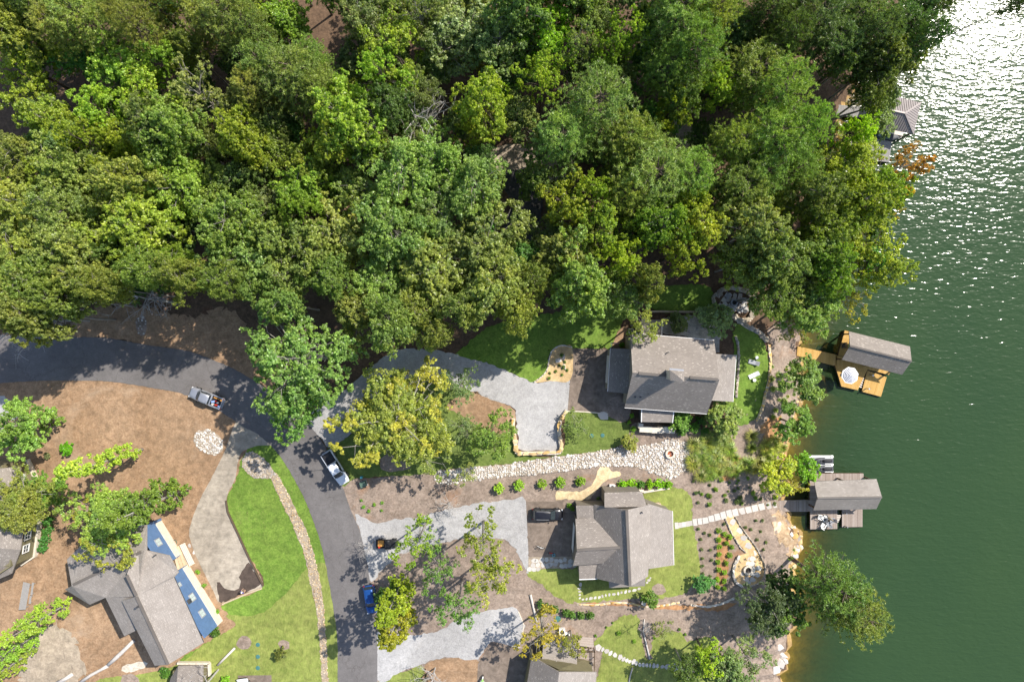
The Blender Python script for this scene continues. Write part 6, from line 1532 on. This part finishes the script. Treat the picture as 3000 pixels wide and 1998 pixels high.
# floating dock with two jet skis
jd = empty('floating_dock', W(2410,1359,ZW), 'white floating drive-on dock beside the weathered boathouse', 'floating dock')
for y0, y1 in ((1334.5,1341),(1356,1367),(1377,1384)):
    q = [W(x, y, ZW + .35) for x, y in ((2371,y0),(2436,y0),(2436,y1),(2371,y1))]; b = WB(jd); b.slab(q, .5); b.done('float', 'white_plastic', bevel=.08)
for y in (1338,1361,1381):
    p = W(2437, y, ZW + .33); b = WB(jd); b.lathe([(0, -.4), (.26, -.35), (.3, 0), (.2, .1), (0, .12)], p, 12); b.done('bumper', 'white_plastic')
for y in (1348.5, 1372):
    q = [W(x, yy, ZW + .2) for x, yy in ((2375,y-7.2),(2434,y-7.2),(2434,y+7.2),(2375,y+7.2))]; b = WB(jd); b.slab(q, .3); b.done('cradle', 'grey_plastic')
def jetski(p, label):
    t = empty('jet_ski', p, label, 'jet ski', rz=math.pi); b = B()
    loft(b, [(-1.5, .42, .5, .05, .4), (-1.2, .48, .56, .0, .45), (0, .5, .58, .0, .5), (.8, .42, .52, .05, .58), (1.3, .22, .32, .15, .58), (1.55, .05, .1, .3, .5)]); b.build('hull', 'dark_grey', t, smooth=True)
    b = B(); loft(b, [(-1.2, .2, .2, .42, .62), (-.9, .22, .22, .42, .75), (.1, .2, .2, .45, .78), (.35, .18, .16, .5, .7)]); b.build('seat', 'black_plastic', t, smooth=True)
    b = B(); b.tube([(.45, -.38, .95), (.6, 0, .9), (.45, .38, .95)], .03, 6); b.tube([(.7, 0, .5), (.58, 0, .9)], .05, 6); b.build('handlebar', 'black_plastic', t)
    for s in (-1, 1): B().box((-.7, s * .48, .47), (1.3, .1, .05)).build('side_stripe', 'white_plastic', t)
jetski(W(2412,1348.5,ZW+.25), 'dark grey jet ski on the open-water side of the floating dock'); jetski(W(2412,1372,ZW+.25), 'dark grey jet ski on the boathouse side of the floating dock')
# moored boat under the hipped boathouse
bt = empty('motor_boat', W(2590,398,ZW), 'dark green open motor boat moored beside the metal-roofed boathouse', 'boat', rz=R(-14)); b = B()
loft(b, [(-2.3, .7, .85, -.1, .6), (-1.5, .75, .95, -.15, .62), (0, .75, .98, -.15, .65), (1.2, .5, .75, -.1, .72), (2.0, .15, .3, .05, .8), (2.35, .03, .06, .3, .82)]); b.build('hull', 'dark_grey', bt, smooth=True)
B().box((-.6, 0, .68), (2.6, 1.4, .06)).build('deck', 'green_box', bt); B().box((.3, .3, .9), (.5, .4, .4)).build('console', 'white_plastic', bt, bevel=.04); B().box((-1.2, 0, .82), (.45, 1.2, .25)).build('seat', 'grey_plastic', bt, bevel=.05); B().box((-2.4, 0, .7), (.3, .3, .7)).build('outboard_motor', 'black_plastic', bt, bevel=.06)
# air conditioners
def ac(p, label, s=.85):
    t = empty('air_conditioner', p, label, 'air conditioner'); B().box((0, 0, s * .45), (s, s, s * .9)).build('casing', 'white_plastic', t, bevel=.04)
    B().lathe([(s * .38, s * .9 + .005), (s * .38, s * .9 + .02), (0, s * .9 + .02)], n=18).build('fan_grille', 'black_plastic', t)
    for k in range(4):
        a = k * math.pi / 4; B().bar((-s * .38 * math.cos(a), -s * .38 * math.sin(a), s * .9 + .04), (s * .38 * math.cos(a), s * .38 * math.sin(a), s * .9 + .04), .025, .02).build('grille_bar', 'steel', t)
ac(G(1847,970,.04), 'white air conditioner at the corner of the large house nearest the lawn', .8); ac(G(1868,969,.04), 'white air conditioner beside the small entry roof', .8)
ac(G(1792,1425,.04), 'white air conditioner at the end of the short hedge', .9); ac(G(1646,1845,.04), 'white air conditioner below the yellow-leaved tree', .95); ac(G(1661,1857,.04), 'air conditioner half hidden beside the pale flat stones', .8)
# utility boxes, lids, slabs
def lid(x, y, r, label, group=None, mat='green_lid'):
    p = G(x, y, .08); b = B(); b.lathe([(0, .06), (r * .85, .06), (r, .03), (r, -.1)], n=20); b.lathe([(r * .4, .065), (r * .45, .085), (r * .5, .065)], n=20); tag(b.build('tank_lid', mat, loc=p, rel=False), label, 'tank lid', group)
for x, y in ((1733,1276),(1765,1275)): lid(x, y, .32, 'green round tank lid on the lawn beside the boulder wall', 'green lids by the boulder wall')
for y in (1887,1922,1955): lid(756, y, .34, 'green round tank lid in the row on the mown lawn', 'green lids on the mown lawn')
lid(1634, 1812, .5, 'pale green round lid on mulch beside the clipped shrubs')
ub = empty('utility_box', G(1066,1416,.03), 'green metal utility box on the mulch near the white truck', 'utility box', rz=R(20)); B().box((0, 0, .45), (.95, .85, .9)).build('casing', 'green_box', ub, bevel=.04); B().box((0, -.43, .5), (.85, .03, .75)).build('door', 'green_box', ub, bevel=.01); B().box((0, 0, -.02), (1.1, 1.0, .12)).build('base', 'grey_plastic', ub)
ub = empty('utility_box', G(1061,1396,.03), 'small pale utility pedestal beside the green box', 'utility box'); B().box((0, 0, .35), (.3, .3, .7)).build('casing', 'teal', ub, bevel=.04); B().box((0, 0, .72), (.34, .34, .06)).build('cap', 'teal', ub, bevel=.02)
def boulder(x, y, s, label, rs=ROCK_W, h=.5, group=None):
    p = G(x, y); o = link('boulder', rs[random.randrange(len(rs))], None, None, (p.x, p.y, p.z + s * h * .2), random.uniform(0, 6.28), (s, s * random.uniform(.7, 1), s * h * 1.4)); tag(o, label, 'boulder', group)
for x, y, s in ((1635,1056,1.35),(1656,1048,1.3),(1655,1075,1.2)): boulder(x, y, s, 'pale boulder in the golden planting bed', ROCK_W, .6, 'boulders in the golden bed')
boulder(1766,1217,1.9, 'wide cream stone apron at the corner of the brown drive', ROCK_W, .12)
boulder(1426,1767,1.1, 'tan boulder at the upper edge of the lower gravel drive', ROCK_G, .5)
for x, y in ((831,1731),(826,1746),(759,1786),(751,1751),(618,1903),(606,1900),(697,1953),(705,1968)): boulder(x, y, .45, 'small pale flat stone lying on the left lawn', ROCK_W, .25, 'flat stones on the left lawn')
for x, y in ((567,1616),(572,1637),(555,1598)): boulder(x, y, .8, 'flat pale slab at the foot of the porch steps', ROCK_W, .2, 'slabs by the porch steps')
for k in range(34):
    y = random.uniform(1530, 1660); x = float(np.interp(y, [p[1] for p in SHORE], [p[0] for p in SHORE])) - random.uniform(2, 40) * random.random() - 2
    boulder(x, y, random.uniform(.35, 1.3), 'pale rock on the eroded bank below the weathered dock', ROCK_W if k % 2 else ROCK_G, .4, 'rocks on the eroded bank')
for x, y, s in ((2292,1915,2.4),(2285,1940,2.2),(2276,1960,1.8),(2283,1895,1.6),(2296,1935,1.5),(2270,1830,1.2),(2255,1850,1.3),(2262,1810,1.0)): boulder(x, y, s, 'large pale rock slab at the foot of the point', ROCK_W, .35, 'rock slabs of the point')
for k in range(16):
    y = random.uniform(1160, 1330); x = float(np.interp(y, [p[1] for p in SHORE], [p[0] for p in SHORE])) - random.uniform(0, 14); boulder(x, y, random.uniform(.3, .7), 'rock on the shore between the two docks', ROCK_G, .5, 'rocks between the docks')
for k in range(10): boulder(random.uniform(1955,2080), random.uniform(930,975), random.uniform(.35, .7), 'pale rock in the rock garden behind the large house', ROCK_W, .5, 'rocks of the rock garden')
# timber edgings and low walls
def edging(pts, w, h, mat, label, cat='edging', name='timber_edging'):
    p = [G(x, y) for x, y in pts]; t = empty(name, p[0], label, cat)
    for a, c in zip(p, p[1:]):
        b = WB(t); b.bar(a + Vector((0, 0, h / 2 - .1)), c + Vector((0, 0, h / 2 - .1)), w, h + .2); b.done('timber', mat)
edging([(1889,914),(1932,913),(1975,914),(2018,914),(2061,914)], .32, .9, 'timber_tan', 'tan timber retaining wall behind the small entry roof', 'retaining wall', 'retaining_wall')
edging([(664,1465),(669,1498),(699,1562),(734,1638),(773,1715)], .2, .35, 'timber_dark', 'dark edging along the lawn side of the tan drive')
edging([(652,1768),(690,1752),(730,1735),(768,1722)], .22, .3, 'timber_tan', 'tan timber at the foot of the tan drive')
edging([(1663,1204),(1695,1205),(1725,1207),(1757,1210)], .18, .12, 'cream_stone', 'pale stone kerb below the brown drive of the large house')
edging([(1500,1397),(1600,1388),(1672,1379)], .05, .05, 'dark_grey', 'thin dark edging below the white stones')
edging([(1519,1790),(1535,1830),(1530,1858),(1519,1895)], .15, .12, 'cream_stone', 'thin pale kerb on the house side of the lower gravel drive')
edging([(1912,1475),(1930,1472),(1942,1492)], .3, .5, 'timber_tan', 'short timber steps at the corner of the lower grey roof')
edging([(1884,1440),(1920,1434),(1960,1428)], .35, .4, 'cream_stone', 'low stone wall below the short hedge', 'wall', 'low_wall')
# plank table and benches in the straw yard
pt = empty('plank_table', G(74,1746), 'long grey plank table in the straw yard', 'table')
a, b_, c, d_ = [W(x, y, .75) for x, y in ((68,1704),(88,1709),(75,1785),(54,1786))]
for i in range(6):
    k = WB(pt); k.slab([a.lerp(b_, i / 6 + .01), a.lerp(b_, (i + 1) / 6 - .01), d_.lerp(c, (i + 1) / 6 - .01), d_.lerp(c, i / 6 + .01)], .05); k.done('plank', 'plank_grey')
for p in (a, b_, c, d_):
    m = sum((a, b_, c, d_), Vector()) / 4; p = p.lerp(m, .15); k = WB(pt); k.bar(Vector((p.x, p.y, 0)), Vector((p.x, p.y, .72)), .1, .1); k.done('leg', 'plank_grey')
for (x0, y0, x1, y1), l in (((97,1706,92,1743), 'upper grey bench beside the long plank table'), ((90,1745,87,1768), 'lower short grey bench beside the long plank table')):
    bn = empty('bench', G((x0 + x1) / 2, (y0 + y1) / 2), l, 'bench'); p, q = W(x0, y0, .45), W(x1, y1, .45); k = WB(bn); k.bar(p, q, .32, .06); k.done('seat', 'plank_grey')
    for s in (p.lerp(q, .12), p.lerp(q, .88)): k = WB(bn); k.bar(Vector((s.x, s.y, 0)), s, .28, .08); k.done('leg', 'plank_grey')
# bicycle, scooter, dirt bike
def ring(b, c, r, t, axis_y=True, n=18):
    pts = [(c[0] + r * math.cos(6.2832 * k / n), c[1], c[2] + r * math.sin(6.2832 * k / n)) if axis_y else (c[0] + r * math.cos(6.2832 * k / n), c[1] + r * math.sin(6.2832 * k / n), c[2]) for k in range(n + 1)]
    b.tube(pts, t, 6, False)
bk = empty('bicycle', G(1583,1600,.1), 'bicycle standing on the brown concrete drive', 'bicycle', rz=R(-15))
for x in (-.52, .52):
    b = B(); ring(b, (x, 0, .33), .32, .022); w_ = b.build('wheel', 'rubber', bk); b = B(); ring(b, (x, 0, .33), .29, .01); b.tube([(x, -.05, .33), (x, .05, .33)], .03, 8); b.build('rim', 'steel', w_)
b = B()
for p, q in (((-.52, 0, .33), (-.1, 0, .3)), ((-.1, 0, .3), (-.22, 0, .8)), ((-.22, 0, .75), (.38, 0, .78)), ((-.1, 0, .3), (.4, 0, .72)), ((-.52, 0, .33), (-.21, 0, .74)), ((.52, 0, .33), (.36, 0, .92))): b.tube([p, q], .025, 6)
b.build('frame', 'white_plastic', bk); B().tube([(.32, -.28, .98), (.37, 0, .93), (.32, .28, .98)], .02, 6).build('handlebar', 'black_plastic', bk); B().box((-.25, 0, .86), (.26, .15, .06)).build('saddle', 'black_plastic', bk, bevel=.02)
for s in (-1, 1): B().box((-.1 + .1 * s, s * .12, .3 - .1 * s), (.1, .1, .03)).build('pedal', 'black_plastic', bk)
sc2 = empty('kick_scooter', G(1614,1619,.1), 'small scooter lying in the shade by the flagstones', 'scooter', rz=R(170)); B().box((0, 0, .12), (.6, .13, .04)).build('deck', 'red', sc2, bevel=.01); B().tube([(.3, 0, .12), (.38, 0, .75)], .02, 6).build('stem', 'white_plastic', sc2); B().tube([(.38, -.2, .75), (.38, .2, .75)], .018, 6).build('handlebar', 'black_plastic', sc2)
for x in (-.32, .36): B().tube([(x, -.03, .09), (x, .03, .09)], .09, 12).build('wheel', 'rubber', sc2)
b = B(); ring(b, (0, 0, .05), .22, .05, False); tag(b.build('swim_ring', 'teal', loc=G(1622,1625,.09), rel=False, smooth=True), 'pale blue ring beside the scooter on the flagstones', 'ring toy')
b = B()
for k in range(4): ring(b, (0, 0, .03 + .04 * k), .38 + .015 * (k % 2), .025, False, 22)
tag(b.build('garden_hose', 'green_box', loc=G(512,1588,.05), rel=False), 'dark coiled garden hose on the straw by the porch', 'hose')
db = empty('dirt_bike', G(1413,1990,.08), 'lime green dirt bike on the lower concrete drive', 'motorcycle', rz=R(80))
for x in (-.68, .68): b = B(); ring(b, (x, 0, .33), .29, .055); w_ = b.build('wheel', 'rubber', db); B().tube([(x, -.06, .33), (x, .06, .33)], .1, 10).build('hub', 'steel', w_)
b = B(); loft(b, [(-.75, .06, .1, .72, .86), (-.3, .12, .14, .6, .88), (.15, .16, .22, .55, .98), (.45, .1, .16, .6, .92)]); b.build('fairing', 'lime', db, smooth=True); B().box((-.3, 0, .93), (.75, .2, .08)).build('seat', 'black_plastic', db, bevel=.03); B().box((0, 0, .45), (.45, .28, .35)).build('engine', 'dark_grey', db, bevel=.05)
B().tube([(.3, -.38, 1.12), (.36, 0, 1.05), (.3, .38, 1.12)], .025, 6).build('handlebar', 'white_plastic', db); B().box((.66, 0, .72), (.5, .16, .03)).build('fender', 'white_plastic', db, bevel=.01)
for s in (-1, 1): B().tube([(.36, s * .09, 1.0), (.68, s * .09, .33)], .03, 6).build('fork', 'steel', db)
# grill and chairs on the railed deck
gr = empty('grill', G(1727,1928,1.2) , 'black round grill on the railed deck', 'grill'); B().lathe([(0, .55), (.25, .6), (.33, .78), (.33, .84), (.28, 1.0), (.1, 1.08), (0, 1.09)], n=18).build('bowl', 'black_plastic', gr, smooth=True)
for k in range(3): a = k * 2.094; B().tube([(.15 * math.cos(a), .15 * math.sin(a), .62), (.34 * math.cos(a), .34 * math.sin(a), 0)], .02, 6).build('leg', 'steel', gr)
B().box((.33, 0, .86), (.06, .22, .03)).build('handle', 'timber_tan', gr)
adirondack(G(1706,1948,1.2), R(180), 'white slatted chair on the railed deck', 'white_plastic')
# flag on the garage corner
fl = empty('flag', W(1792,1019,3.6), 'red and white striped flag on a pole at the garage corner', 'flag'); B().tube([(0, 0, 0), (-.25, .9, .9)], .025, 6).build('pole', 'white_plastic', fl)
b = B(); nx, nyy = 13, 8
for i in range(13):
    for j in range(nyy):
        x0, x1, y0, y1 = j / nyy * 1.5, (j + 1) / nyy * 1.5, i / 13, (i + 1) / 13
        f = lambda x, y: (-.2 + x * .95, .75 - .2 * y + .05 * math.sin(x * 5) + .1 * x, .85 - y * .75 - .2 * x + .06 * math.sin(x * 6 + y * 2))
        b.cur = 2 if (i < 7 and j < 3) else (0 if i % 2 == 0 else 1); b.add([f(x0, y0), f(x1, y0), f(x1, y1), f(x0, y1)], [[0, 1, 2, 3]])
b.build('cloth', ['red', 'white_cloth', 'navy'], fl)
# person at the end of the tan drive
def person(p, rz, label):
    root = empty('person', p, label, 'person', rz=rz)
    J = {'pel': (0, 0, .98), 'bel': (.06, 0, 1.12), 'che': (.16, 0, 1.32), 'nec': (.24, 0, 1.48), 'hd0': (.28, 0, 1.55), 'hd1': (.31, 0, 1.66), 'hd2': (.32, 0, 1.76)}
    Rr = {'pel': .15, 'bel': .14, 'che': .155, 'nec': .065, 'hd0': .085, 'hd1': .105, 'hd2': .075}; E = [('pel', 'bel'), ('bel', 'che'), ('che', 'nec'), ('nec', 'hd0'), ('hd0', 'hd1'), ('hd1', 'hd2')]
    for s, n in ((1, 'l'), (-1, 'r')):
        J.update({n+'hip': (-.01, s*.1, .92), n+'kne': (.06, s*.12, .5), n+'ank': (-.02, s*.12, .09), n+'toe': (.16, s*.14, .05), n+'sho': (.2, s*.2, 1.4), n+'elb': (.36, s*.26, 1.2), n+'wri': (.58, s*.2, 1.14)})
        Rr.update({n+'hip': .1, n+'kne': .065, n+'ank': .045, n+'toe': .04, n+'sho': .075, n+'elb': .048, n+'wri': .034}); E += [('pel', n+'hip'), (n+'hip', n+'kne'), (n+'kne', n+'ank'), (n+'ank', n+'toe'), ('che', n+'sho'), (n+'sho', n+'elb'), (n+'elb', n+'wri')]
        J[n+'pal'] = (.65, s*.19, 1.12); Rr[n+'pal'] = .032; E.append((n+'wri', n+'pal'))
        for f in range(4):
            y = s * (.165 + .018 * f); J[f'{n}f{f}a'] = (.71, y, 1.11 - .005 * f); J[f'{n}f{f}b'] = (.74, y, 1.07); Rr[f'{n}f{f}a'] = .010; Rr[f'{n}f{f}b'] = .008; E += [(n+'pal', f'{n}f{f}a'), (f'{n}f{f}a', f'{n}f{f}b')]
        J[n+'th'] = (.66, s*.145, 1.1); Rr[n+'th'] = .010; E.append((n+'pal', n+'th'))
    ks = list(J); me = bpy.data.meshes.new('body'); me.from_pydata([J[k] for k in ks], [(ks.index(a), ks.index(c)) for a, c in E], [])
    for m in ('skin', 'blue_cloth', 'tan_cloth'): me.materials.append(MATS[m])
    o = link('body', me, None, root); md = o.modifiers.new('skin', 'SKIN'); md.use_smooth_shade = True
    for i, k in enumerate(ks): me.skin_vertices[0].data[i].radius = (Rr[k], Rr[k] * (1.15 if k in ('pel', 'bel', 'che') else 1))
    me.skin_vertices[0].data[0].use_root = True
    o.modifiers.new('sub', 'SUBSURF').levels = 1; o.modifiers['sub'].render_levels = 1
    dg = bpy.context.evaluated_depsgraph_get(); m2 = bpy.data.meshes.new_from_object(o.evaluated_get(dg)); o.modifiers.clear(); o.data = m2
    m2.materials.clear()
    for m in ('skin', 'blue_cloth', 'tan_cloth'): m2.materials.append(MATS[m])
    for pl in m2.polygons:
        c = pl.center; pl.use_smooth = True; pl.material_index = 2 if c.z < 1.0 and c.z > .45 and c.x < .3 else (1 if c.z >= 1.0 and c.z < 1.47 and c.x < .33 else 0)
    b = B(); b.lathe([(.112, -.02), (.118, .04), (.1, .1), (.05, .135), (0, .14)], (.31, 0, 1.67), 14); b.build('cap', 'white_cloth', root, smooth=True); B().box((.43, 0, 1.67), (.13, .15, .015)).build('cap_brim', 'white_cloth', root)
    for s in (-1, 1): B().lathe([(0, -.012), (.012, 0), (0, .012)], (.405, s * .038, 1.655), 8).build('eye', 'black_plastic', root)
    B().box((.42, 0, 1.625), (.03, .022, .04)).build('nose', 'skin', root, bevel=.006); B().box((.405, 0, 1.588), (.015, .045, .01)).build('mouth', 'red', root)
person(G(717, 1729, .06), R(60), 'person in a blue shirt and white cap at the foot of the tan drive')
